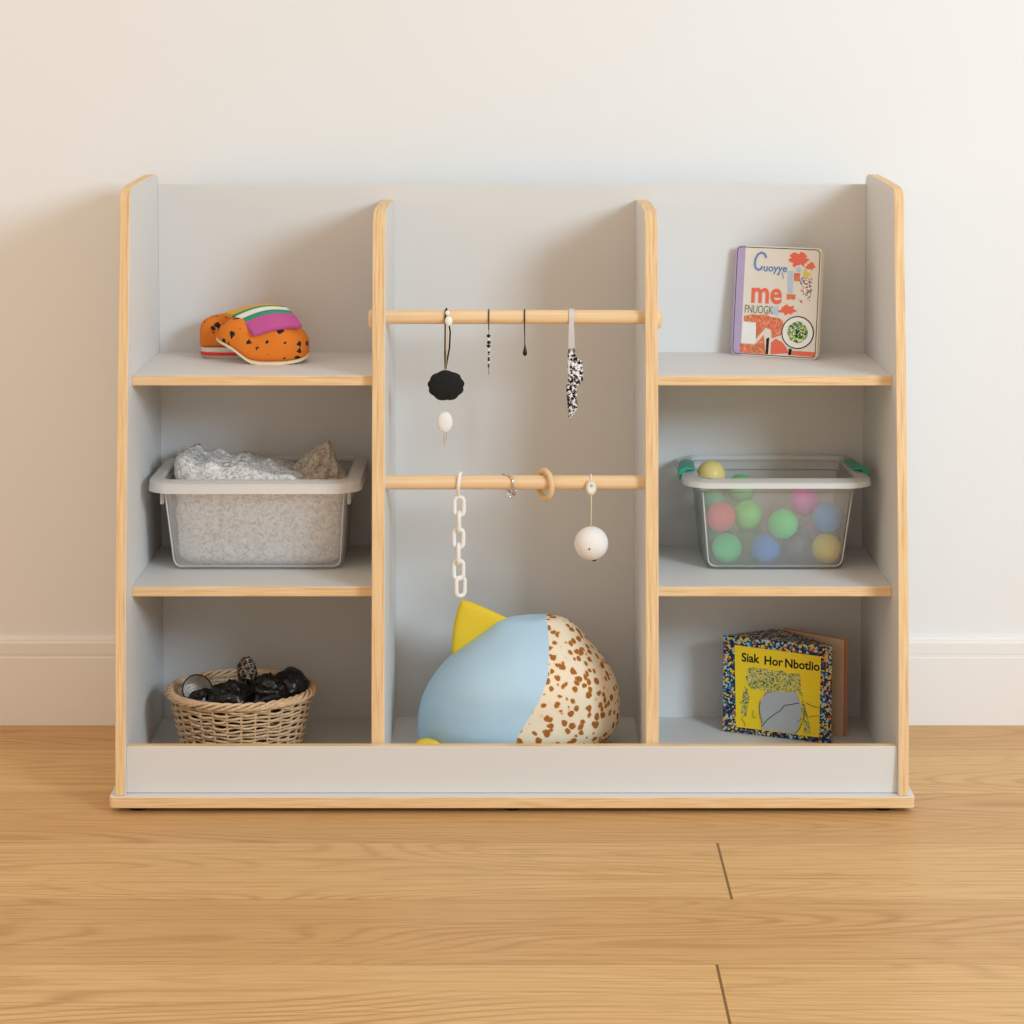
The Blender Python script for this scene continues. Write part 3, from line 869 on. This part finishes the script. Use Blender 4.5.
o = obj('foot', pad(px_outline(ft, .135), -.080, .010), 'yellow_cloth', t, smooth='auto'); o['label'] = 'small yellow foot'

# ------------------------------------------------------------------ things hung on the rods
def rod_loop(i, px, drop, r, dy=.0012, n=18, tilt=0.0):
    """points of a cord going up the front of rod i, over it and down its back; local to the hanging point"""
    y, z = ROD[i]; q = RR+dy
    pts = [(tilt, -q*.35, -drop)]
    for k in range(n+1):
        a = PI*k/n; pts.append((0, -q*math.cos(a), q*math.sin(a)))
    pts.append((-tilt, q*.35, -drop))
    return pts
def hang(name, label, cat, i, px):
    y, z = ROD[i]; x = spot(px, 316 if i == 0 else 481.5, y).x
    return thing(name, label, cat, (x, y, z))
def L(i, px, row, x0):   # local position of a photo point in the rod's plane
    y, z = ROD[i]; p = spot(px, row, y); return Vector((p.x-x0, 0, p.z-z))

t = hang('pompom_charm', 'black felt pompom charm with a white drop below, hung leftmost on the upper rod', 'ornament', 0, 447); x0 = t.location.x
kn = L(0, 445.2, 369, x0)
lp_ = [(kn.x, kn.y, kn.z)] + [(-.0035+.0012*f, -(RR+.002)*(.4+.6*f), kn.z*(1-f)) for f in (.3, .6, .85)]
for k in range(0, 13):
    a = PI*k/12; lp_.append((-.0025+.003*k/12, -(RR+.0020)*math.cos(a), (RR+.0020)*math.sin(a)))
lp_ += [(.0045, (RR+.002)*.9, kn.z*.3), (.0035, (RR+.002)*.6, kn.z*.6), (kn.x+.0005, .001, kn.z)]
o = obj('elastic_loop', MB().tube(lp_, .0013, 6), 'black_felt', t, smooth=True)
obj('cord', MB().tube([(kn.x, 0, kn.z), (.0022, -RR-.0045, -.022), (.0014, -RR-.0050, -.006)], .0013, 6), 'string', t, smooth=True)
o = obj('bead', MB().sphere((.0030, -RR-.0045, -.0045), .0060, 16, 10, (1, .7, 1.25)), 'white_plastic', t, smooth=True)
obj('small_bead', MB().sphere((.0012, -RR-.0020, .0075), .0036, 14, 8, (1, .8, 1.1)), 'white_plastic', o, smooth=True)
pc = L(0, 446, 385.5, x0)
def scal(d):
    a = math.atan2(d.z, d.x); return 1+.085*abs(math.sin(a*4.5+.6+.5*math.sin(a*2)))+.02*noise.noise(d*6)
obj('pompom', MB().sphere(tuple(pc), .0262, 72, 30, (1.0, .5, .84), scal), 'black_felt', t, smooth=True)
dc = L(0, 445, 422, x0)
obj('thread', MB().tube([(pc.x-.001, 0, pc.z-.018), (dc.x, 0, dc.z+.012)], .00018, 5), 'string', t)
o = obj('white_drop', MB().sphere(tuple(dc), .0120, 24, 16, (.98, .42, 1.36)), 'white_wool', t, smooth=True)
e = L(0, 444.3, 445, x0)
obj('wire_loop', MB().tube([(dc.x-.0022, 0, dc.z-.013), (dc.x-.0020, 0, dc.z-.020), (e.x, 0, e.z), (dc.x+.0021, 0, dc.z-.022), (dc.x+.0024, 0, dc.z-.014)], .0006, 6), 'brass', o, smooth=True)

t = hang('beaded_hook', 'thin dark hook with a strand of black and white beads, second on the upper rod', 'ornament', 0, 488.8); x0 = t.location.x
pts = [(0, (RR+.001)*math.cos(a), (RR+.001)*math.sin(a)) for a in [PI*k/12 for k in range(0, 13)]] + [(0, -(RR+.0008), -.018)]
obj('hook', MB().tube(pts, [.0010]*14, 6), 'black_metal', t, smooth=True)
b_ = obj('thread', MB().tube([(0, -(RR+.0008), -.017), (0, -(RR+.0004), L(0, 489, 374, x0).z)], .0004, 5), 'black_metal', t)
rnd = random.Random(5); z = -.0275
for k in range(13):
    r_ = rnd.choice([.0016, .0021, .0026]) * (1.15 if k < 6 else .75)
    obj('bead', MB().sphere((rnd.uniform(-.0005, .0005), -(RR+.0006), z), r_, 10, 8, (1.0, 1, .85)), 'black_plastic' if k % 3 != 1 else 'white_plastic', t, smooth=True)
    z -= r_*1.85

t = hang('drop_hook', 'thin dark hook ending in a small teardrop, third on the upper rod', 'ornament', 0, 524.5); x0 = t.location.x
zt = L(0, 525.2, 346, x0).z
pts = [(0, (RR+.001)*math.cos(a), (RR+.001)*math.sin(a)) for a in [PI*k/12 for k in range(0, 13)]] + [(0, -(RR+.0008), -.015), (.0004, -(RR+.0008), zt)]
obj('hook', MB().tube(pts, [.0011]*14+[.0006], 6), 'black_metal', t, smooth=True)
obj('teardrop', MB().lathe([(.0006, .012), (.0012, .007), (.0024, .001), (.0034, -.0025), (.0031, -.0055), (.0014, -.0075)], (.0006, -(RR+.0008), zt-.006), 16), 'black_plastic', t, smooth=True)

t = hang('ribbon_charm', 'black and white leopard print charm on a pale ribbon, rightmost on the upper rod', 'ornament', 0, 571.5); x0 = t.location.x
zk = L(0, 571, 349, x0).z
mb = MB()
def ribbon(pts, wf, th=.0006):
    vs = []; N = len(pts)
    for i, p in enumerate(pts):
        w_ = wf(i/(N-1)); 
        for s1, s2 in ((-1, -1), (1, -1), (1, 1), (-1, 1)):
            a = pts[max(0, i-1)]; b = pts[min(N-1, i+1)]; tn = Vector((0, b[1]-a[1], b[2]-a[2])).normalized(); nr = Vector((0, -tn.z, tn.y))
            vs.append(Vector((p[0]+s1*w_, p[1], p[2]))+nr*s2*th)
    fs = [(0, 1, 2, 3), tuple((N-1)*4+k for k in (3, 2, 1, 0))]
    for i in range(N-1):
        for k in range(4): fs.append((i*4+k, i*4+(k+1) % 4, i*4+4+(k+1) % 4, i*4+4+k))
    return vs, fs
arc = [(0, -(RR+.0014)*math.cos(PI*k/14), (RR+.0014)*math.sin(PI*k/14)) for k in range(15)]
pts = [(-.001, -.002, zk), (-.0008, -(RR+.0014)*.8, -.022)] + arc + [(.0010, (RR+.0014)*.7, -.022), (.0012, .000, zk)]
mb.add(*ribbon(pts, lambda f: .0038))
obj('ribbon', mb, 'ribbon', t)
ring_c = L(0, 571.5, 350, x0)
obj('ring', MB().tube([(ring_c.x+.0042*math.cos(2*PI*k/24), -.002, ring_c.z-.001+.0042*math.sin(2*PI*k/24)) for k in range(24)], .0011, 6, closed=True), 'black_metal', t, smooth=True)
ol = [(567.5, 352), (572, 351), (575, 354), (577.5, 358.5), (582, 361), (583, 370), (583, 380), (580, 384), (576.5, 387), (577, 398), (577.5, 408), (574.5, 412), (571, 418), (568.5, 417), (568, 411), (567, 400), (566, 388), (568, 378), (567.5, 366)]
ol = [(L(0, a, b, x0).x, L(0, a, b, x0).z) for a, b in ol]
mb = pad(ol, -.002, .0032, 5)
obj('printed_charm', mb, 'leopard_bw', t, smooth='auto')

t = hang('plastic_chain', 'white plastic chain with oval links, leftmost on the lower rod', 'chain', 1, 459.5); x0 = t.location.x
def link(c, ang, hw, hh, r):
    pts = []; n_ = 36; st = hh-hw
    for k in range(n_):
        a = 2*PI*k/n_; x = hw*math.cos(a); z_ = hw*math.sin(a)+(st if math.sin(a) >= 0 else -st)
        pts.append((c[0]+x*math.cos(ang), c[1]+x*math.sin(ang), c[2]+z_))
    return MB().tube(pts, r, 10, closed=True)
q = RR+.0032
hk = [(.0035, q*.6, -.004), (.0040, q, .004)] + [(.0038-.0045*k/10, q*math.cos(R(20)+PI*.78*k/10), q*math.sin(R(20)+PI*.78*k/10)) for k in range(1, 11)] + [(-.0015, -q*.95, -.005), (-.0018, -q*.55, -.013), (-.0018, -q*.15, -.0175), (-.0012, 0, -.0215), (-.0010, .003, -.0235)]
obj('hook', MB().tube(hk, [.0028]*len(hk), 10), 'white_plastic', t, smooth=True)
ce = [(459.3, 506.2, 0), (459.2, 521.8, 1), (458.7, 538.3, 0), (458.6, 553.8, 1), (458.7, 569.6, 0), (460.6, 586.5, .32)]
for a, b, k in ce:
    p = L(1, a, b, x0); obj('link', link((p.x, 0, p.z), k*PI/2, .0072, .0145, .0032), 'white_plastic', t, smooth=True)

t = hang('silver_bracelet', 'thin silver bracelet with a heart charm, between the chain and the wooden ring', 'bracelet', 1, 511); x0 = t.location.x
q = RR+.0022
pts = [(-.010, 0, q), (-.004, -q*.35, q*.98), (.0015, -q*.8, q*.7), (.0032, -q*1.02, 0), (.0040, -q*.9, -q*.8), (.0025, -q*.3, -q*1.25), (-.004, q*.5, -q*1.0), (-.012, q*1.02, 0), (-.013, q*.6, q*.8)]
pts = smooth_st(pts+[pts[0]], 5)[:-1]
b_ = obj('band', MB().tube(pts, .0014, 8, closed=True), 'silver', t, smooth=True)
p = L(1, 511, 492.5, x0)
heart = []
for k in range(30):
    a = 2*PI*k/30; hx = 16*math.sin(a)**3; hz = 13*math.cos(a)-5*math.cos(2*a)-2*math.cos(3*a)-math.cos(4*a)
    heart.append((p.x+hx*.00048, -.004, p.z+hz*.00046))
obj('heart_charm', MB().tube(heart, .0008, 6, closed=True), 'silver', t, smooth=True)
obj('red_stone', MB().sphere((p.x+.0045, -.0055, p.z-.0015), .0020, 12, 8, (1.6, .6, .7)), plain('red_enamel', srgb(.72, .38, .32), .4), t, smooth=True)

t = hang('wooden_ring', 'pale wooden teething ring looped over the lower rod', 'ring', 1, 545); x0 = t.location.x
RC = .0200
pts = []
for k in range(48):
    a = 2*PI*k/48
    d = Vector((math.sin(R(32)), -math.cos(R(32)), 0))*math.cos(a)*RC*.95 + Vector((0, 0, 1))*math.sin(a)*RC*1.05
    pts.append((d.x, d.y, d.z-.0032))
obj('ring_body', MB().tube(pts, .0045, 12, closed=True), 'wood_ring', t, smooth=True)
zb_ = -.0032-RC*1.05
obj('metal_tab', MB().tube([(-.0055, .008, zb_+.0085), (-.0055, .0075, zb_+.0035), (-.0015, .003, zb_+.0030), (-.0015, .003, zb_+.0085)], .0007, 6), 'silver', t, smooth=True)

t = hang('hanging_ball', 'white ball on a string from an oval tag, rightmost on the lower rod', 'toy', 1, 591); x0 = t.location.x
q = RR+.0010
pts = [(0, q*math.cos(PI*k/12), q*math.sin(PI*k/12)) for k in range(13)]
obj('hook_loop', MB().tube(pts+[(0, -q-.0006, -.006)], .0012, 6), 'white_plastic', t, smooth=True)
tg = obj('tag', MB().lathe([(.0070, -.0016), (.0082, -.0006), (.0082, .0006), (.0070, .0016)], (0, -q-.0030, -.0050), 30, 'y'), 'string', t, smooth='auto')
for v in tg.data.vertices: v.co.z = -.0050+(v.co.z+.0050)*1.45
o = obj('tag_face', MB().lathe([(.0056, -.0006), (.0056, .0006)], (0, -q-.0046, -.0050), 28, 'y'), 'white_plastic', tg)
for v in o.data.vertices: v.co.z = -.0050+(v.co.z+.0050)*1.5
o2 = obj('tag_mark', MB().lathe([(.0026, -.0004), (.0026, .0004)], (0, -q-.0052, -.0020), 20, 'y'), INK['grey'], tg)
bc = L(1, 591.3, 543.2, x0)
obj('string', MB().tube([(0, -q-.003, -.016), (bc.x*.5, -.004, bc.z*.6), (bc.x-.001, 0, bc.z+.024)], .0009, 6), 'string', t, smooth=True)
bb = obj('ball', MB().sphere(tuple(bc), .0258, 36, 22), 'white_wool', t, smooth=True)
obj('eyelet', MB().lathe([(.0014, -.0005), (.0012, .0004)], (bc.x-.004, -.0254, bc.z-.0035), 12, 'y'), 'black_metal', bb)
obj('seam_cap', MB().lathe([(.0030, -.0018), (.0046, 0)], (bc.x+.004, -.004, bc.z-.0245), 16), 'black_metal', bb)

# ------------------------------------------------------------------ board books
def decal(name, pts, mat, parent, lift, th=.0003):
    mb = MB().prism_y(pts, -lift-th, -lift)
    return obj(name, mb, mat, parent)
def disc(cx, cz, rx, rz=None, n=36, wob=0.0, seed=0):
    rz = rz or rx
    return [(cx+rx*(1+wob*math.sin(5*a+seed)+wob*.6*math.sin(9*a+seed*2))*math.cos(a), cz+rz*(1+wob*math.sin(5*a+seed)+wob*.6*math.sin(9*a+seed*2))*math.sin(a)) for a in [2*PI*k/n for k in range(n)]]
def rr2(x0, x1, z0, z1, r, n=5):
    pts = []
    for (x, z, a0) in ((x1-r, z0+r, -90), (x1-r, z1-r, 0), (x0+r, z1-r, 90), (x0+r, z0+r, 180)):
        for k in range(n+1): a = R(a0+90*k/n); pts.append((x+r*math.cos(a), z+r*math.sin(a)))
    return pts
def poly_tube(name, pts, r, mat, parent, y=-.0005):
    return obj(name, MB().tube([(x, y, z) for x, z in pts], r, 5), mat, parent)

BW, BH, BT = .1465, .1785, .012
LEAN, YAW = R(6.5), R(27)
p0 = spot(731, 353.2, .350)
t = thing('board_book', 'cream collage board book with lavender spine and coral letters, on the upper right shelf', 'book', (p0.x, .352, Z1+.0004), (-LEAN, 0, -YAW), 'board books')
obj('page_block', MB().prism_y(rr2(.002, BW-.002, .002, BH-.002, .007), .0018, BT-.0018), 'page_edge', t, smooth='auto')
fc = obj('front_cover', MB().prism_y(rr2(0, BW, 0, BH, .0085), 0, .0018), 'paper', t, smooth='auto', bevel=.0004)
obj('back_cover', MB().prism_y(rr2(0, BW, 0, BH, .0085), BT-.0018, BT), 'paper', t, smooth='auto')
obj('spine', MB().box(-.0004, .0012, .0004, BT-.0004, .008, BH-.008), 'lavender', t)
sp_ = [(.0215, .0002), (.0215, BH-.0002)] + [p for p in rr2(0, BW, 0, BH, .0085) if p[0] < .01][0:12]
sp_ = [(.0165, .0004), (.0165, BH-.0004), (.0085, BH-.0004)] + [(.0085-.0082*math.sin(R(a)), BH-.0086+.0082*math.cos(R(a))) for a in (20, 45, 70, 90)] + [(.0085-.0082*math.cos(R(a)), .0086-.0082*math.sin(R(a))) for a in (0, 25, 50, 75, 90)]
decal('spine_wrap', sp_, 'lavender', fc, 0)
ln = rr2(.0030, BW-.0028, .0028, BH-.0026, .0075)
o = obj('cover_border', MB().tube([(x, -.0002, z) for x, z in ln ], .0006, 5, closed=True), INK['black'], fc)
# map the photo's cover crop (910x1024 view) to the cover plane
def cv(a, b):
    # a,b in the zoomed crop; the cover quad: TL(188,88) TR(775,108) BR(715,935) BL(155,888)
    v = (b-98)/(912-98)
    xl = 188+(155-188)*v; xr = 780+(722-780)*v
    u = (a-xl)/(xr-xl)
    vt = 88+20*u; vb = 888+47*u; v = (b-vt)/(vb-vt)
    return (.0170+(BW-.0170)*u, BH*(1-v))
def tx(name, body, a, b, size, mat, bold=0, shear=0, sx=1.0, lift=.0004, spacing=1.0):
    x, z = cv(a, b)
    return text_mesh(name, body, size, mat, fc, (x, -lift, z), bold=bold, shear=shear, sx=sx, spacing=spacing)
sub_i = lambda pts: [cv(a, b) for a, b in pts]
decal('collage_band', sub_i([(178, 600), (240, 590), (300, 597), (350, 590), (385, 612), (440, 618), (475, 640), (478, 690), (462, 745), (390, 770), (384, 705), (345, 690), (300, 740), (272, 775), (270, 650), (180, 640)]), 'coral_ink', fc, .0001)
decal('collage_low', sub_i([(150, 800), (262, 812), (330, 740), (345, 885), (150, 868)]), 'coral_ink', fc, .0001)
decal('collage_block', sub_i([(385, 800), (420, 770), (470, 800), (500, 840), (515, 880), (380, 885)]), INK['coral'], fc, .0001)
decal('collage_strip', sub_i([(540, 862), (712, 876), (712, 912), (540, 895)]), INK['coral'], fc, .0001)
decal('title_block', sub_i([(172, 645), (272, 655), (268, 802), (160, 795)]), INK['white'], fc, .0001)
decal('figure_dark', sub_i([(350, 770), (372, 762), (362, 885), (345, 882)]), INK['black'], fc, .0002)
decal('flower', [cv(600+72*(1+.16*math.sin(7*a)+.1*math.sin(12*a+1))*math.cos(a), 188+50*(1+.2*math.sin(6*a+2)+.1*math.sin(13*a))*math.sin(a)) for a in [2*PI*k/60 for k in range(60)]], INK['coral'], fc, .0001)
decal('flower', [cv(690+34*(1+.3*math.sin(5*a))*math.cos(a), 240+26*(1+.3*math.sin(5*a+2))*math.sin(a)) for a in [2*PI*k/40 for k in range(40)]], INK['coral'], fc, .0001)
decal('leaf', [cv(510+60*(1+.25*math.sin(5*a))*math.cos(a), 562+34*(1+.25*math.sin(7*a+1))*math.sin(a)) for a in [2*PI*k/40 for k in range(40)]], INK['coral'], fc, .0001)
decal('tower', sub_i([(515, 270), (556, 275), (552, 440), (512, 440)]), INK['pale'], fc, .0001)
decal('tower_foot', sub_i([(505, 445), (572, 448), (570, 486), (503, 484)]), 'coral_ink', fc, .0001)
decal('house', sub_i([(562, 290), (610, 292), (608, 350), (562, 350)]), 'coral_ink', fc, .0001)
decal('plant', sub_i([(630, 290), (650, 255), (665, 285), (690, 292), (680, 318), (635, 318)]), INK['yellow'], fc, .0001)
decal('figure', sub_i([(600, 330), (640, 312), (700, 330), (700, 440), (680, 500), (640, 470), (615, 520), (595, 480), (620, 400)]), 'figure_ink', fc, .0001)
decal('cloud', sub_i([(575, 255), (600, 245), (622, 262), (615, 285), (585, 285)]), INK['pale'], fc, .0001)
decal('small_flag', sub_i([(392, 540), (442, 530), (438, 605), (398, 590)]), INK['pale'], fc, .0001)
big = [(350, 178), (338, 150), (310, 138), (282, 155), (265, 190), (260, 225), (268, 252), (290, 268), (310, 258), (318, 240)]
poly_tube('letter', [cv(*p) for p in big], .0015, INK['blue'], fc)
poly_tube('letter_tail', [cv(*p) for p in [(452, 285), (445, 305), (430, 298)]], .0005, INK['blue'], fc)
poly_tube('letter_tail', [cv(*p) for p in [(470, 285), (478, 310), (482, 332)]], .0005, INK['blue'], fc)
tx('title_text', 'uoyye', 322, 275, .0175, INK['blue'], bold=.0002, shear=.1, sx=.98)
tx('title_text', 'me', 226, 500, .0490, INK['coral'], bold=.0012, sx=.88)
tx('title_text', 'FNUOGK', 180, 577, .0185, INK['olive'], bold=.0001, sx=.64)
decal('round_badge', [cv(*p) for p in [(585+121*math.cos(2*PI*k/48), 729+121*math.sin(2*PI*k/48)) for k in range(48)]], INK['black'], fc, .0004)
decal('badge_face', [cv(*p) for p in [(585+113*math.cos(2*PI*k/48), 729+113*math.sin(2*PI*k/48)) for k in range(48)]], INK['white'], fc, .0008)
decal('badge_picture', [cv(*p) for p in [(585+76*(1+.03*math.sin(9*k))*math.cos(2*PI*k/48), 727+78*(1+.03*math.sin(7*k))*math.sin(2*PI*k/48)) for k in range(48)]], 'dots_ink', fc, .0012)
decal('badge_handle', sub_i([(518, 845), (540, 850), (535, 895), (512, 892)]), INK['black'], fc, .0004)

# lower right book, standing with its boards fanned open
A2, C2 = Vector((.3420, .3050)), Vector((.5085, .2350))
B2, E2 = Vector((.4420, .3480)), Vector((.5400, .2800))
yaw = math.atan2(C2.y-A2.y, C2.x-A2.x)
W2 = (C2-A2).length; H2 = .1580
t = thing('board_book', 'yellow board book with a mosaic border standing open on the lower right shelf', 'book', (A2.x, A2.y, Z_FLOOR+.0004), (0, 0, yaw), 'board books')
def loc2(p):
    d = p-A2; return Vector((d.x*math.cos(-yaw)-d.y*math.sin(-yaw), d.x*math.sin(-yaw)+d.y*math.cos(-yaw)))
b2, e2 = loc2(B2), loc2(E2)
fc = obj('front_cover', MB().box(0, W2, 0, .0032, 0, H2), 'mosaic', t, bevel=.0008)
def slab_between(p, q, th, z0, z1, mats, name, parent):
    d = (q-p).normalized(); nrm = Vector((-d.y, d.x))*th
    mb = MB(); pl = [p, q, q+nrm, p+nrm]
    mb.add([(v.x, v.y, z0) for v in pl]+[(v.x, v.y, z1) for v in pl], [(0, 1, 2, 3), (4, 7, 6, 5), (0, 4, 5, 1), (1, 5, 6, 2), (2, 6, 7, 3), (3, 7, 4, 0)])
    return obj(name, mb, mats, parent, bevel=.0006)
# wedge of thick board pages between the front cover and the second cover
mb = MB(); tri = [Vector((.0, .0034)), Vector((W2-.002, .0034)), Vector((W2-.001, .008)), b2, Vector((b2.x-.012, b2.y-.004))]
n = len(tri)
mb.add([(v.x, v.y, .001) for v in tri]+[(v.x, v.y, H2-.0005) for v in tri], [tuple(range(n)), tuple(range(2*n-1, n-1, -1))]+[(i, i+n, (i+1) % n+n, (i+1) % n) for i in range(n)], [1, 0]+[1]*n)
o = obj('page_block', mb, ['mosaic', 'greyboard'], t, bevel=.0006); o['label'] = 'mosaic patterned page block'
u = (e2-b2).normalized()
slab_between(b2+Vector((.002, .0010)), e2-u*.006+Vector((0, -.006)), .0030, 0, H2-.001, 'tan_board', 'page', t)
slab_between(b2+Vector((.002, .0055)), e2+Vector((0, -.001)), .0028, 0, H2, 'brown_board', 'back_cover', t)
# cover print, mapped from the 1024x956 crop: quad TL(75,140) TR(835,220) BR(835,870) BL(75,775)
def c2(a, b):
    u = (a-78)/(835-78); vt = 140+85*u; vb = 775+97*u
    return (W2*u**1.02, H2*(1-(b-vt)/(vb-vt)))
d2 = lambda nm, pts, mat, lift: decal(nm, [c2(*p) for p in pts], mat, fc, lift)
d2('yellow_panel', [(163, 205), (762, 290), (755, 828), (178, 748)], 'yellow_print', .0001)
d2('foliage_picture', [(255, 385), (262, 362), (300, 355), (340, 362), (400, 368), (450, 380), (505, 378), (535, 405), (560, 398), (622, 400), (628, 490), (645, 560), (600, 525), (540, 518), (480, 512), (420, 520), (380, 515), (350, 505), (290, 500), (262, 470), (245, 420)], 'foliage_ink', .0005)
d2('path_picture', [(640, 560), (660, 620), (690, 740), (695, 800), (650, 800), (648, 690), (630, 640)], 'foliage_ink', .0005)
d2('bush_picture', [(235, 480), (262, 500), (275, 560), (262, 600), (250, 680), (232, 690), (216, 650), (222, 560)], 'foliage_ink', .0005)
gl_ = [(375, 545), (392, 525), (420, 520), (480, 518), (540, 522), (580, 520), (610, 545), (626, 590), (634, 640), (632, 700), (620, 760), (596, 800), (540, 795), (470, 782), (400, 770), (358, 765), (362, 720), (350, 680), (342, 620), (352, 575)]
d2('grey_stone', gl_, INK['grey'], .0009)
for pts, r_ in (([(360, 748), (400, 705), (450, 668), (490, 645), (518, 610)], .0006), ([(518, 610), (560, 606), (618, 595)], .0006), ([(350, 580), (342, 625), (350, 680), (365, 730)], .0005), ([(665, 595), (700, 615), (750, 628)], .0004), ([(680, 690), (720, 685), (755, 682)], .0003), ([(605, 722), (625, 708), (645, 695)], .0003),
               ([(205, 590), (240, 570), (275, 545)], .0003), ([(215, 690), (235, 715), (245, 745)], .0003), ([(300, 640), (298, 690), (310, 680), (318, 695)], .0003), ([(592, 800), (622, 770), (650, 700), (655, 640)], .0004), ([(375, 545), (392, 525), (430, 519)], .0004)):
    poly_tube('ink_line', [c2(*p) for p in pts], r_, INK['black'], fc, y=-.0014)
def tx2(body, a, b, size, sx=1.0, rot=0.0):
    x, z = c2(a, b)
    return text_mesh('title_text', body, size, INK['black'], fc, (x, -.0006, z), rot=(PI/2, rot, 0), bold=.00045, sx=sx)
tx2('Siak', 214, 313, .0200, .92)
tx2('Hor', 372, 336, .0195, .95)
tx2('Nbotlio', 515, 357, .0200, .92)
